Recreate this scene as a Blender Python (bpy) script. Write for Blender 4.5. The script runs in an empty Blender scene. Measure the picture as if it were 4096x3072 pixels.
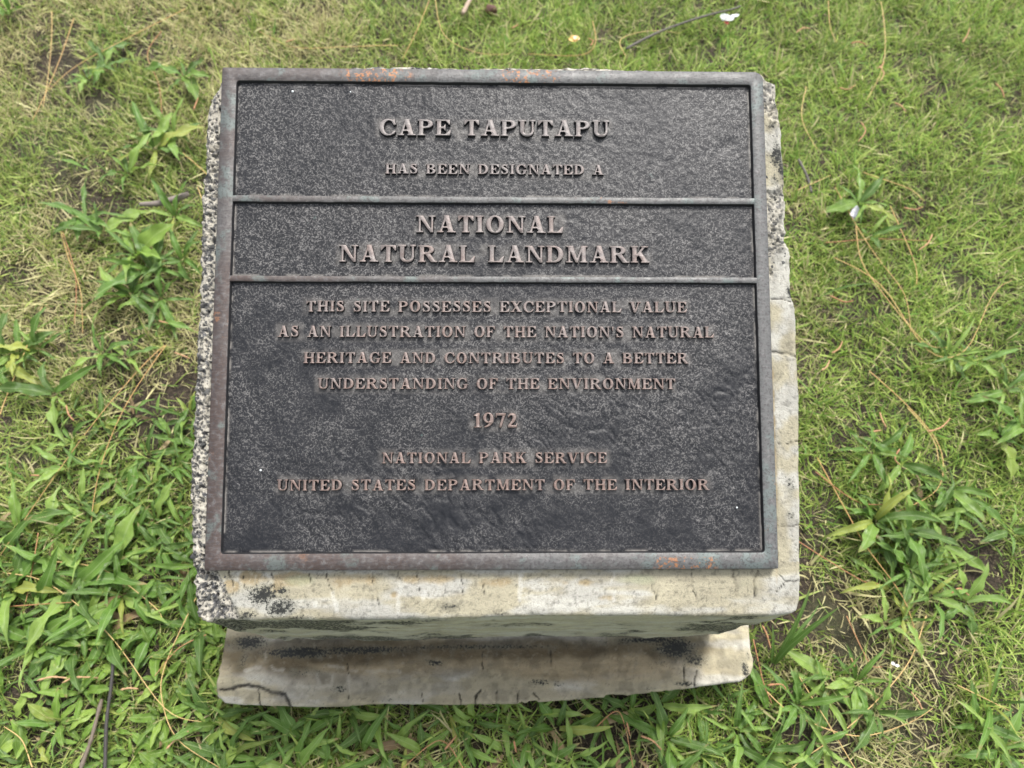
import bpy, math, random
import numpy as np
from mathutils import Matrix, Vector
from mathutils.geometry import tessellate_polygon

random.seed(7)
RNG = np.random.default_rng(11)
scene = bpy.context.scene
COL = scene.collection

# ------------------------------------------------------------------ camera
ZP = 0.39                                   # height of the plaque centre over the lawn
CAMB = np.array([[0.99985927, -0.00107227, -0.01674172],
                 [-0.00601829, 0.90860081, -0.41762225],
                 [0.01565934, 0.41766423, 0.9084665]])
CAMC = np.array([0.00562064, -0.28963926, 0.48770935 + ZP])
cam_d = bpy.data.cameras.new('camera')
cam_d.lens = 24.0
cam_d.sensor_width = 36.0
cam_d.clip_start = 0.02
cam_d.clip_end = 1000.0
cam_d.dof.use_dof = True
cam_d.dof.focus_distance = 0.565
cam_d.dof.aperture_fstop = 7.5
cam = bpy.data.objects.new('camera', cam_d)
COL.objects.link(cam)
M = Matrix.Identity(4)
for i in range(3):
    for j in range(3):
        M[i][j] = CAMB[i, j]
    M[i][3] = CAMC[i]
cam.matrix_world = M
scene.camera = cam

# ------------------------------------------------------------------ sky and sun (bright overcast)
SUN_EL, SUN_AZ = 62.0, 28.0                 # azimuth measured from +Y towards +X
world = bpy.data.worlds.new('World')
scene.world = world
world.use_nodes = True
wn = world.node_tree.nodes
wl = world.node_tree.links
wn.clear()
sky = wn.new('ShaderNodeTexSky')
sky.sky_type = 'NISHITA'
sky.sun_disc = False
sky.sun_elevation = math.radians(SUN_EL)
sky.sun_rotation = math.radians(SUN_AZ)
sky.air_density = 1.0
sky.dust_density = 4.0
hs = wn.new('ShaderNodeHueSaturation')      # thin cloud: the blue is mostly gone
hs.inputs['Saturation'].default_value = 0.30
bg = wn.new('ShaderNodeBackground')
bg.inputs['Strength'].default_value = 0.115
wo = wn.new('ShaderNodeOutputWorld')
wl.new(sky.outputs[0], hs.inputs['Color'])
wl.new(hs.outputs[0], bg.inputs['Color'])
wl.new(bg.outputs[0], wo.inputs['Surface'])
sun_d = bpy.data.lights.new('sun', 'SUN')
sun_d.energy = 1.5
sun_d.angle = math.radians(11)
sun_d.color = (1.0, 0.96, 0.9)
sun = bpy.data.objects.new('sun', sun_d)
COL.objects.link(sun)
el, az = math.radians(SUN_EL), math.radians(SUN_AZ)
sdir = Vector((math.sin(az) * math.cos(el), math.cos(az) * math.cos(el), math.sin(el)))
sun.rotation_euler = sdir.to_track_quat('Z', 'Y').to_euler()
sun.location = sdir * 5

scene.view_settings.view_transform = 'Standard'
scene.view_settings.look = 'None'
scene.view_settings.gamma = 1.0
scene.view_settings.use_curve_mapping = False
scene.view_settings.exposure = 1.36
scene.render.resolution_x = 1024
scene.render.resolution_y = 768
scene.render.engine = 'CYCLES'

# ------------------------------------------------------------------ geometry helpers
F, CX, CY = 2730.67, 2048.0, 1536.0
TAU = math.radians(20.0)                    # tilt of the sloping top
PN = np.array([0.0, -math.sin(TAU), math.cos(TAU)])
PX = np.array([1.0, 0.0, 0.0])
PY = np.array([0.0, math.cos(TAU), math.sin(TAU)])
PO = np.array([0.0, 0.0, ZP])

def ray(u, v):
    return CAMB @ np.array([(u - CX) / F, -(v - CY) / F, -1.0])

def survey_z(u, v, z):                      # surveyed photo point -> place on a level at height z
    r = ray(u, v)
    return CAMC + r * (z - CAMC[2]) / r[2]

def survey_slope(u, v, off):                # surveyed photo point -> (a, b) on the sloping top
    r = ray(u, v)
    p0 = PO + PN * off
    P = CAMC + r * (np.dot(p0 - CAMC, PN) / np.dot(r, PN))
    d = P - PO
    return float(d @ PX), float(d @ PY)

def slope_pt(a, b, n):
    return PO + PX * a + PY * b + PN * n

def hash3(ix, iy, iz, seed):
    h = (ix.astype(np.int64) * 374761393 + iy.astype(np.int64) * 668265263 +
         iz.astype(np.int64) * 2147483647 + seed * 1274126177) & 0xFFFFFFFF
    h = ((h ^ (h >> 13)) * 1274126177) & 0xFFFFFFFF
    h = ((h ^ (h >> 16)) * 2246822519) & 0xFFFFFFFF
    h = h ^ (h >> 15)
    return (h & 0xFFFFFF) / float(0xFFFFFF)

def vnoise(p, scale, seed=0):
    q = np.asarray(p) * scale
    i = np.floor(q)
    f = q - i
    f = f * f * (3 - 2 * f)
    out = np.zeros(len(q))
    for dx in (0, 1):
        for dy in (0, 1):
            for dz in (0, 1):
                w = (f[:, 0] if dx else 1 - f[:, 0]) * (f[:, 1] if dy else 1 - f[:, 1]) * (f[:, 2] if dz else 1 - f[:, 2])
                out += w * hash3(i[:, 0] + dx, i[:, 1] + dy, i[:, 2] + dz, seed)
    return out

def fbm(p, scale, octs=4, seed=0, gain=0.5):
    s, a, t = 0.0, 1.0, 0.0
    for o in range(octs):
        s = s + a * vnoise(p, scale * 2 ** o, seed + o * 17)
        t += a
        a *= gain
    return s / t

def worley(p, scale, seed=0, flat=False):
    """distance to the nearest cell point and that cell's random number"""
    q = np.asarray(p) * scale
    i = np.floor(q)
    best = np.full(len(q), 9.0)
    rid = np.zeros(len(q))
    for dx in (-1, 0, 1):
        for dy in (-1, 0, 1):
            for dz in ((0,) if flat else (-1, 0, 1)):
                cx_, cy_, cz_ = i[:, 0] + dx, i[:, 1] + dy, i[:, 2] + dz
                px_ = cx_ + hash3(cx_, cy_, cz_, seed)
                py_ = cy_ + hash3(cx_, cy_, cz_, seed + 1)
                pz_ = cz_ + hash3(cx_, cy_, cz_, seed + 2)
                d = (q[:, 0] - px_) ** 2 + (q[:, 1] - py_) ** 2
                if not flat:
                    d = d + (q[:, 2] - pz_) ** 2
                m = d < best
                best = np.where(m, d, best)
                rid = np.where(m, hash3(cx_, cy_, cz_, seed + 3), rid)
    return np.sqrt(best), rid

def sstep(x, a, b):
    t = np.clip((x - a) / (b - a), 0, 1)
    return t * t * (3 - 2 * t)

def dist_poly(P, line):
    """distance from 2D points to a polyline"""
    d = np.full(len(P), 9.0)
    for (x0, y0), (x1, y1) in zip(line[:-1], line[1:]):
        vx, vy = x1 - x0, y1 - y0
        L = vx * vx + vy * vy + 1e-12
        t = np.clip(((P[:, 0] - x0) * vx + (P[:, 1] - y0) * vy) / L, 0, 1)
        d = np.minimum(d, np.hypot(P[:, 0] - x0 - t * vx, P[:, 1] - y0 - t * vy))
    return d

def resample(pts, steps, closed=True):
    pts = np.array(pts, float)
    if closed:
        pts = np.vstack([pts, pts[:1]])
    out = []
    for a, b in zip(pts[:-1], pts[1:]):
        L = np.linalg.norm(b - a)
        st = steps(0.5 * (a + b)) if callable(steps) else steps
        n = max(1, int(math.ceil(L / st)))
        for k in range(n):
            out.append(a + (b - a) * k / n)
    if not closed:
        out.append(pts[-1])
    return np.array(out)

def mesh_np(name, verts, faces_loops, loop_tot, mat, smooth=False, colors=None):
    me = bpy.data.meshes.new(name)
    verts = np.asarray(verts, np.float32)
    fl = np.asarray(faces_loops, np.int32)
    lt = np.asarray(loop_tot, np.int32)
    me.vertices.add(len(verts))
    me.vertices.foreach_set('co', verts.ravel())
    me.loops.add(len(fl))
    me.loops.foreach_set('vertex_index', fl)
    me.polygons.add(len(lt))
    ls = np.zeros(len(lt), np.int32)
    ls[1:] = np.cumsum(lt)[:-1]
    me.polygons.foreach_set('loop_start', ls)
    me.polygons.foreach_set('loop_total', lt)
    if smooth:
        me.polygons.foreach_set('use_smooth', np.ones(len(lt), bool))
    me.update(calc_edges=True)
    me.validate()
    if colors is not None:
        for an, arr in colors.items():
            at = me.attributes.new(an, 'FLOAT_COLOR', 'POINT')
            c = np.ones((len(verts), 4), np.float32)
            c[:, :3] = arr
            at.data.foreach_set('color', c.ravel())
    me.materials.append(mat)
    return me

def link(name, me, parent=None, loc=None):
    o = bpy.data.objects.new(name, me)
    COL.objects.link(o)
    if parent is not None:
        o.parent = parent
    if loc is not None:
        o.location = loc
    return o

def tag(o, label, cat, group=None):
    o['label'] = label
    o['category'] = cat
    if group:
        o['group'] = group
    return o

def empty(name, loc, rot=(0, 0, 0)):
    o = bpy.data.objects.new(name, None)
    o.empty_display_size = 0.02
    COL.objects.link(o)
    o.location = loc
    o.rotation_euler = rot
    return o

def quads_grid(nr, nc, wrap):
    """rings nr x nc points, quads between successive rings"""
    r = np.arange(nr - 1)[:, None]
    m = nc if wrap else nc - 1
    c = np.arange(m)[None, :]
    c2 = (c + 1) % nc
    a = r * nc + c
    b = r * nc + c2
    d = (r + 1) * nc + c
    e = (r + 1) * nc + c2
    q = np.stack([a, b, e, d], -1).reshape(-1, 4)
    return q

# ------------------------------------------------------------------ material helpers
class NT:
    def __init__(self, name):
        self.m = bpy.data.materials.new(name)
        self.m.use_nodes = True
        self.t = self.m.node_tree
        self.t.nodes.clear()
        self.out = self.n('ShaderNodeOutputMaterial')
        self.b = self.n('ShaderNodeBsdfPrincipled')
        self.l(self.b.outputs[0], self.out.inputs['Surface'])
    def n(self, typ, **kw):
        nd = self.t.nodes.new(typ)
        for k, v in kw.items():
            setattr(nd, k, v)
        return nd
    def l(self, a, b):
        self.t.links.new(a, b)
    def val(self, sock, v):
        if hasattr(v, 'is_linked') or hasattr(v, 'node'):
            self.l(v, sock)
        else:
            sock.default_value = v
    def noise(self, vec, scale, detail=4, rough=0.55, dist=0.0):
        nd = self.n('ShaderNodeTexNoise')
        self.l(vec, nd.inputs['Vector'])
        nd.inputs['Scale'].default_value = scale
        nd.inputs['Detail'].default_value = detail
        nd.inputs['Roughness'].default_value = rough
        nd.inputs['Distortion'].default_value = dist
        return nd.outputs[0]
    def vor(self, vec, scale, feature='F1', out=0):
        nd = self.n('ShaderNodeTexVoronoi', feature=feature)
        self.l(vec, nd.inputs['Vector'])
        nd.inputs['Scale'].default_value = scale
        return nd.outputs[out]
    def mix(self, f, a, b, blend='MIX'):
        nd = self.n('ShaderNodeMix', data_type='RGBA', blend_type=blend)
        self.val(nd.inputs[0], f)
        for s, v in ((nd.inputs[6], a), (nd.inputs[7], b)):
            if isinstance(v, tuple) and len(v) == 3:
                v = v + (1,)
            self.val(s, v)
        return nd.outputs[2]
    def rng(self, v, a, b, c=0.0, d=1.0):
        nd = self.n('ShaderNodeMapRange')
        nd.interpolation_type = 'SMOOTHSTEP'
        self.val(nd.inputs[0], v)
        for k, x in zip((1, 2, 3, 4), (a, b, c, d)):
            nd.inputs[k].default_value = x
        return nd.outputs[0]
    def math(self, op, a, b=0.0, c=None):
        nd = self.n('ShaderNodeMath', operation=op)
        self.val(nd.inputs[0], a)
        self.val(nd.inputs[1], b)
        if c is not None:
            self.val(nd.inputs[2], c)
        return nd.outputs[0]
    def coord(self, kind='Object', scale=None):
        tc = self.n('ShaderNodeTexCoord')
        v = tc.outputs[kind]
        if scale:
            mp = self.n('ShaderNodeMapping')
            mp.inputs['Scale'].default_value = scale
            self.l(v, mp.inputs[0])
            v = mp.outputs[0]
        return v
    def bump(self, h, dist, strength=1.0, prev=None):
        nd = self.n('ShaderNodeBump')
        nd.inputs['Strength'].default_value = strength
        nd.inputs['Distance'].default_value = dist
        self.l(h, nd.inputs['Height'])
        if prev is not None:
            self.l(prev, nd.inputs['Normal'])
        return nd.outputs[0]
    def set(self, **kw):
        for k, v in kw.items():
            k = k.replace('_', ' ')
            if isinstance(v, tuple) and len(v) == 3:
                v = v + (1,)
            self.val(self.b.inputs[k], v)

# ================================================================== GROUND
def gz(x, y):
    """lawn surface height"""
    x = np.atleast_1d(np.asarray(x, float)); y = np.atleast_1d(np.asarray(y, float))
    p = np.stack([x, y, x * 0], 1)
    near = np.exp(-(x * x + y * y) / 9.0)
    return (0.022 * (fbm(p, 3.0, 2, 5) - 0.5) + 0.014 * (fbm(p, 14.0, 2, 9) - 0.5)) * near

def ground_material():
    g = NT('soil_and_thatch')
    v = g.coord('Object')
    n1 = g.noise(v, 6, 5, 0.6)
    n2 = g.noise(v, 90, 6, 0.7)
    n3 = g.noise(v, 420, 3, 0.6)
    c = g.mix(g.rng(n2, 0.35, 0.65), (0.020, 0.014, 0.010), (0.065, 0.048, 0.032))
    c = g.mix(g.rng(n3, 0.5, 0.68), c, (0.15, 0.115, 0.075))
    c = g.mix(g.rng(n1, 0.50, 0.62, 0.0, 0.5), c, (0.07, 0.085, 0.03))
    # beyond the dense lawn the thatch turns to distant turf
    geo = g.n('ShaderNodeNewGeometry')
    ln = g.n('ShaderNodeVectorMath', operation='LENGTH')
    g.l(geo.outputs['Position'], ln.inputs[0])
    far = g.rng(ln.outputs['Value'], 1.25, 1.9)
    turf = g.mix(g.rng(n1, 0.35, 0.65), (0.12, 0.17, 0.04), (0.21, 0.235, 0.08))
    c = g.mix(far, c, turf)
    g.set(Base_Color=c, Roughness=0.95)
    g.l(g.bump(n2, 0.02, 0.9), g.b.inputs['Normal'])
    return g.m

def axis_steps():
    a = list(np.arange(-1.7, 1.7001, 0.02))
    x, st = 1.7, 0.05
    while x < 400:
        x += st
        st *= 1.35
        a.append(x)
        a.insert(0, -x)
    return np.array(a)

ax = axis_steps()
gx, gy = np.meshgrid(ax, ax + 0.2, indexing='ij')
gzv = gz(gx.ravel(), gy.ravel())
gverts = np.stack([gx.ravel(), gy.ravel(), gzv], 1)
q = quads_grid(len(ax), len(ax), False)
ground = link('ground', mesh_np('ground', gverts, q.ravel(), np.full(len(q), 4), ground_material(), True))
ground['kind'] = 'structure'

# footprint of the footing (for keeping plants off it), metres
FOOT_Z = 0.055
foot_px = [(900, 2530), (893, 2580), (880, 2650), (864, 2690), (856, 2730), (856, 2768), (870, 2792), (895, 2812), (950, 2819),
           (1154, 2825), (1338, 2828), (1440, 2822), (1515, 2816), (1800, 2819), (2066, 2816), (2200, 2806), (2416, 2790), (2700, 2761),
           (2955, 2727), (2985, 2715), (3005, 2695), (3013, 2668), (3015, 2638), (3005, 2600), (2998, 2503)]
foot_out = [tuple(survey_z(u, v, FOOT_Z)[:2]) for u, v in foot_px]
fxl, fxr = foot_out[0][0], foot_out[-1][0]
foot_out = foot_out + [(fxr + 0.004, 0.0), (fxr + 0.002, 0.19), (fxr - 0.008, 0.21), (fxl + 0.01, 0.212), (fxl - 0.002, 0.2), (fxl - 0.006, 0.0)]
foot_bb = (min(p[0] for p in foot_out), max(p[0] for p in foot_out), min(p[1] for p in foot_out), max(p[1] for p in foot_out))

def inside_foot(x, y, m=0.0):
    # front edge runs slightly askew
    yf = np.interp(x, [-0.30, 0.02, 0.29], [-0.283, -0.285, -0.262])
    return (x > foot_bb[0] - m) & (x < foot_bb[1] + m) & (y > yf - m) & (y < foot_bb[3] + m)

# ================================================================== CONCRETE PEDESTAL
def concrete_material():
    g = NT('weathered_concrete')
    v = g.coord('Object')
    at = g.n('ShaderNodeAttribute', attribute_name='tone')
    c = at.outputs['Color']
    mk = g.n('ShaderNodeAttribute', attribute_name='growth')
    sp = g.n('ShaderNodeSeparateColor'); g.l(mk.outputs['Color'], sp.inputs[0])
    mould, raw = sp.outputs[0], sp.outputs[1]
    n1 = g.noise(v, 700, 4, 0.65)
    n2 = g.noise(v, 160, 5, 0.6)
    c = g.mix(g.rng(n2, 0.55, 0.75, 0.0, 0.3), c, (0.33, 0.305, 0.24))
    # cement paste and grit of the broken faces
    nr_ = g.noise(v, 430, 5, 0.65)
    c = g.mix(g.math('MULTIPLY', g.math('MULTIPLY', raw, 0.72), g.rng(nr_, 0.54, 0.62)), c, (0.035, 0.036, 0.036))
    c = g.mix(g.math('MULTIPLY', raw, g.rng(nr_, 0.44, 0.36, 0, 0.8)), c, (0.46, 0.44, 0.38))
    c = g.mix(g.rng(n1, 0.35, 0.28, 0.0, 0.5), c, (0.14, 0.125, 0.095))
    grit = g.noise(v, 1000, 3, 0.7)
    c = g.mix(g.rng(grit, 0.56, 0.68, 0.0, 0.55), c, (0.11, 0.10, 0.08))
    c = g.mix(g.rng(g.noise(v, 55, 5, 0.7), 0.52, 0.66, 0.0, 0.35), c, (0.17, 0.155, 0.115))
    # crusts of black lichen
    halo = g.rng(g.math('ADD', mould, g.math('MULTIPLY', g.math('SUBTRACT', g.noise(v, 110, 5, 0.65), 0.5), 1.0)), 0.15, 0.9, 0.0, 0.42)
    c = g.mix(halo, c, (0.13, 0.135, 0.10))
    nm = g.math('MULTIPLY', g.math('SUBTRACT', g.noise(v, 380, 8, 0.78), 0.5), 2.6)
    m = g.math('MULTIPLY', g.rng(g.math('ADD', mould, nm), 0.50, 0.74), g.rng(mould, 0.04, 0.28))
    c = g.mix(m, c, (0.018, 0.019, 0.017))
    g.set(Base_Color=c, Roughness=0.88)
    b = g.bump(n2, 0.0015, 0.5)
    b = g.bump(nr_, 0.0012, 0.6, b)
    g.l(g.bump(n1, 0.0006, 0.6, b), g.b.inputs['Normal'])
    return g.m

MCON = concrete_material()

# outline of the block's sloping top (surveyed), clockwise from the top-left
left_px = [(886, 320), (879, 330), (846, 384), (826, 433), (817, 525), (808, 661), (801, 835), (793, 1041), (789, 1170), (781, 1290), (776, 1534),
           (764, 1751), (756, 1849), (754, 1995), (757, 2054), (761, 2244), (768, 2353), (781, 2450), (795, 2485), (820, 2496)]
front_px = [(857, 2485), (1004, 2489), (1188, 2484), (1351, 2488), (1622, 2484), (1893, 2477), (2153, 2469), (2470, 2469), (2850, 2472),
            (3103, 2466), (3170, 2458), (3191, 2449)]
right_px = [(3204, 2400), (3207, 2127), (3204, 1955), (3203, 1765), (3201, 1543), (3194, 1416), (3188, 1258), (3172, 1182), (3163, 1106),
            (3166, 1010), (3147, 941), (3150, 833), (3141, 694), (3131, 580), (3131, 485), (3112, 390), (3109, 333), (3071, 314), (3052, 292)]
top_px = [(3000, 284), (2876, 276), (2730, 279), (2560, 272), (2339, 261), (2193, 265), (2040, 264), (1890, 265), (1662, 257), (1434, 258), (1300, 262), (1135, 266),
          (1000, 270), (905, 290)]
TOPN = -0.008
outline = [survey_slope(u, v, TOPN) for u, v in left_px + front_px + right_px + top_px]
outline = resample(outline, lambda m: 0.003 if m[1] > 0.19 else 0.0011)
# ragged edge
p3 = np.c_[outline, np.zeros(len(outline))]
nrm = np.roll(outline, -3, 0) - np.roll(outline, 3, 0)
nrm = np.c_[-nrm[:, 1], nrm[:, 0]] / (np.linalg.norm(nrm, axis=1)[:, None] + 1e-9)
isleft = sstep(-outline[:, 0], 0.20, 0.225)
isright = sstep(outline[:, 0], 0.2, 0.23)
amp = 0.0005 + 0.0016 * isleft + 0.0016 * isright * sstep(outline[:, 1], -0.02, 0.03)
outline = outline + nrm * ((fbm(p3, 140, 3, 3) - 0.5) * 2 * amp)[:, None]
# inner end of the rings, hidden under the plaque
inner = np.c_[np.clip(outline[:, 0], -0.205, 0.205), np.clip(outline[:, 1], -0.195, 0.192)]
NR = 50
rings = []
ang = []
for k in range(NR):
    t = k / (NR - 1)
    rings.append(inner + (outline - inner) * t)
AB = np.array(rings)                                  # NR x M x 2
Mp = AB.shape[1]
dist_edge = np.linalg.norm(AB - outline[None], axis=2)
a_, b_ = AB[..., 0].ravel(), AB[..., 1].ravel()
de = dist_edge.ravel()
P3 = np.c_[a_, b_, np.zeros(len(a_))]
rough = np.maximum(sstep(-a_, 0.2225, 0.2275 + 0.004 * 0), sstep(a_, 0.226, 0.23) * sstep(b_, 0.015, 0.05) * 0.75)
lf = sstep(-(b_ + 0.0), 0.205, 0.218)
rough = np.maximum(rough, sstep(b_, 0.205, 0.209))
edge_w = sstep(-(a_ + 0.55 * (b_ + 0.225)), 0.213, 0.219)     # ragged end of the render coat at the left of the front strip
rough = np.where(b_ < -0.208, edge_w, rough)
rough = rough * np.where(a_ > 0.2, sstep(fbm(P3, 32, 3, 19), 0.3, 0.5), 1)
rough = np.clip(rough + 0.5 * (fbm(P3, 90, 3, 21) - 0.5) * (rough > 0.02) * (rough < 0.98), 0, 1)

def blobs(Pxy, lst, off=None, z=None):
    """sum of soft patches given by surveyed centres and radii"""
    s = np.zeros(len(Pxy))
    for (u, v, ru, rv, st) in lst:
        if z is None:
            c0 = survey_slope(u, v, off); c1 = survey_slope(u + ru, v, off); c2 = survey_slope(u, v + rv, off)
        else:
            c0 = survey_z(u, v, z)[:2]; c1 = survey_z(u + ru, v, z)[:2]; c2 = survey_z(u, v + rv, z)[:2]
        rx = abs(c1[0] - c0[0]); ry = abs(c2[1] - c0[1])
        d = ((Pxy[:, 0] - c0[0]) / rx) ** 2 + ((Pxy[:, 1] - c0[1]) / ry) ** 2
        s = np.maximum(s, st * np.exp(-d * 0.9))
    return s

top_mould = [(1050, 2380, 80, 55, 1.0), (1120, 2430, 85, 50, .95), (985, 2460, 60, 30, .8), (1130, 2365, 40, 25, .9), (950, 2430, 40, 35, .6), (1200, 2470, 80, 20, .7), (880, 2440, 40, 50, .35),
             (1790, 2430, 70, 35, .62), (1830, 2425, 30, 20, .6), (1680, 2425, 40, 25, .35), (2000, 2455, 70, 22, .55), (2130, 2450, 50, 15, .55), (2230, 2445, 50, 20, .4), (2350, 2440, 40, 22, .5), (1230, 2410, 30, 40, .45),
             (2690, 2460, 60, 12, .5), (2950, 2450, 60, 14, .35), (2860, 2470, 120, 8, .45),
             (3165, 2060, 22, 30, .65), (3160, 1940, 28, 55, .7), (3150, 1960, 30, 20, .5), (3160, 1170, 20, 35, 1.0), (3170, 1230, 12, 30, .6),
             (3110, 620, 35, 60, 1.0), (3090, 500, 30, 20, .8), (3130, 680, 25, 60, .95), (3100, 720, 25, 40, .7), (3120, 860, 25, 30, .6), (3105, 790, 25, 30, .7), (3125, 1000, 25, 40, .45), (3085, 330, 25, 25, .5),
             (3205, 1800, 8, 500, .62), (3205, 2250, 10, 150, .6)]
cracks_top = [[(917, 2288), (933, 2380)], [(966, 2288), (972, 2325), (979, 2353)], [(1085, 2288), (1093, 2347)], [(1237, 2288), (1245, 2358)],
              [(1305, 2288), (1313, 2336), (1332, 2374)], [(1487, 2288), (1492, 2325), (1508, 2380), (1514, 2445)], [(1595, 2290), (1598, 2336)],
              [(1668, 2293), (1676, 2363)], [(1777, 2298), (1785, 2325), (1782, 2369)], [(1839, 2288), (1850, 2325), (1853, 2369)],
              [(1925, 2323), (1941, 2389)], [(2603, 2304), (2608, 2350), (2622, 2399)], [(2764, 2285), (2773, 2354), (2789, 2399)],
              [(2932, 2278), (2938, 2335), (2951, 2380)], [(3033, 2285), (3011, 2342), (3024, 2386)], [(3118, 2298), (3144, 2326), (3198, 2326)],
              [(3144, 2326), (3125, 2350), (3103, 2367)], [(3093, 1407), (3134, 1413), (3160, 1420), (3194, 1426)], [(3112, 1777), (3150, 1774), (3200, 1765)],
              [(3122, 2104), (3170, 2106), (3204, 2101)], [(3090, 978), (3140, 985)], [(3090, 1195), (3140, 1203), (3165, 1201)]]
crack_w = {17: 0.0009, 13: 0.0007, 14: 0.0006, 15: 0.0004}
white_lines = [[(2087, 2285), (2083, 2329), (2077, 2400)], [(2451, 2298), (2454, 2400)], [(1237, 2358), (1260, 2420)], [(1332, 2374), (1345, 2440)],
               [(1600, 2350), (1590, 2450)], [(1700, 2370), (1690, 2400)]]

Pab = np.c_[a_, b_]
wob = np.c_[fbm(P3, 160, 3, 61) - 0.5, fbm(P3, 160, 3, 62) - 0.5] * 0.003
crk = np.zeros(len(a_))
for i, ln in enumerate(cracks_top):
    L = [survey_slope(u, v, TOPN) for u, v in ln]
    w = crack_w.get(i, 0.00033)
    d = dist_poly(Pab + wob, L)
    crk = np.maximum(crk, 1 - sstep(d, w * 0.5, w * 1.7))
wht = np.zeros(len(a_))
for ln in white_lines:
    L = [survey_slope(u, v, TOPN) for u, v in ln]
    wht = np.maximum(wht, 1 - sstep(dist_poly(Pab + wob, L), 0.0008, 0.0028))

def plaster_tone(P, seed=0, side=None):
    """chalky cream limewash over tan render"""
    n1 = fbm(P * np.array([0.45, 1.6, 1.0]), 45, 4, 31 + seed)
    n2 = fbm(P, 180, 3, 41 + seed)
    n3 = fbm(P * np.array([0.3, 2.2, 1]), 90, 3, 51 + seed)
    if side is not None:
        n1 = np.where(side, fbm(P, 40, 4, 33), n1); n3 = np.where(side, fbm(P * np.array([2.2, .5, 1]), 90, 3, 53), n3)
    cream = np.array([0.375, 0.345, 0.255]); chalk = np.array([0.44, 0.432, 0.395]); tan = np.array([0.29, 0.235, 0.145])
    c = cream[None] + (chalk - cream)[None] * sstep(n1, 0.42, 0.62)[:, None]
    c = c * (0.78 + 0.44 * n3)[:, None]
    c = c * (0.9 + 0.2 * n2)[:, None]
    return c, tan

def aggregate(P, seed=0):
    """exposed concrete: pale cement paste, dark pebbles and holes; returns colour and relief"""
    Pw = P + np.c_[fbm(P, 150, 2, 3), fbm(P, 150, 2, 4), fbm(P, 150, 2, 5)] * 0.004
    d1, r1 = worley(Pw, 95, 71 + seed, True)
    d2, r2 = worley(Pw, 230, 75 + seed, True)
    d3, r3 = worley(Pw, 480, 79 + seed, True)
    paste = np.array([0.38, 0.355, 0.295])
    n = fbm(P, 300, 3, 83 + seed)
    c = paste[None] * (0.45 + 1.1 * n)[:, None]
    h = 0.0008 * (fbm(P, 240, 3, 87) - 0.5)
    for d, r, fr, rad in ((d1, r1, 0.22, 0.36), (d2, r2, 0.40, 0.42), (d3, r3, 0.45, 0.55)):
        m = (r < fr) * (1 - sstep(d, rad * 0.75, rad))
        tone = 0.02 + 0.09 * hash3(np.round(r * 9999), np.round(r * 777), np.round(r * 55), 3)
        dark = np.stack([tone, tone, tone * 1.05], 1)
        c = c * (1 - m)[:, None] + dark * m[:, None]
        h = h - 0.0012 * m * np.where(r < fr * 0.5, 1, -0.4)
    return c, h

ctop, tan = plaster_tone(P3, 0, (np.abs(a_) > 0.232) & (b_ > -0.205))
# veins of lime standing on tan fields, horizontal trowel bands
pit = sstep(fbm(P3, 420, 3, 87), 0.62, 0.74)
ctop = 0.9 * ctop * (1 - 0.35 * pit)[:, None] * (0.86 + 0.28 * fbm(P3, 24, 3, 88))[:, None]
vein = np.exp(-(np.abs(fbm(P3 + 0.003 * np.c_[fbm(P3, 200, 2, 1), fbm(P3, 200, 2, 2), P3[:, 2]], 75, 3, 89) - 0.5) / 0.012) ** 2)
# tan render shows through close under the plaque and in small fields at the left corner
tanm = blobs(Pab, [(1000, 2310, 60, 35, .9), (1160, 2315, 80, 35, .9), (920, 2345, 40, 30, 1), (860, 2410, 30, 50, 1), (1400, 2320, 120, 35, .7), (1700, 2320, 120, 30, .6), (1580, 2380, 30, 20, .8), (2000, 2330, 130, 25, .55),
                   (2300, 2330, 150, 22, .5), (2900, 2350, 140, 50, .3), (2430, 2390, 40, 15, .5), (3110, 1300, 30, 120, .35), (3095, 1700, 10, 500, .6), (3100, 2100, 10, 250, .6), (1100, 2350, 30, 20, .8)], TOPN)
tanm = sstep(tanm + 0.7 * (fbm(P3, 120, 4, 91) - 0.5), 0.3, 0.62) * (1 - rough)
ctop = ctop * (1 - tanm)[:, None] + (tan[None] * (0.75 + 0.5 * fbm(P3 * np.array([.4, 2, 1]), 150, 3, 93))[:, None]) * tanm[:, None]
ctop = ctop * (1 - 0.6 * (vein * tanm))[:, None] + np.array([0.46, 0.43, 0.34])[None] * (0.6 * vein * tanm)[:, None]
gm = sstep(blobs(Pab, [(1190, 2320, 70, 30, .9), (2560, 2320, 90, 30, .8), (860, 2330, 70, 30, .5), (3000, 2330, 80, 40, .5)], TOPN) + 0.5 * (fbm(P3, 80, 3, 95) - .5), 0.35, 0.8)
ctop = ctop * (1 - 0.5 * gm)[:, None] + np.array([0.30, 0.33, 0.22])[None] * (0.5 * gm)[:, None]
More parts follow.
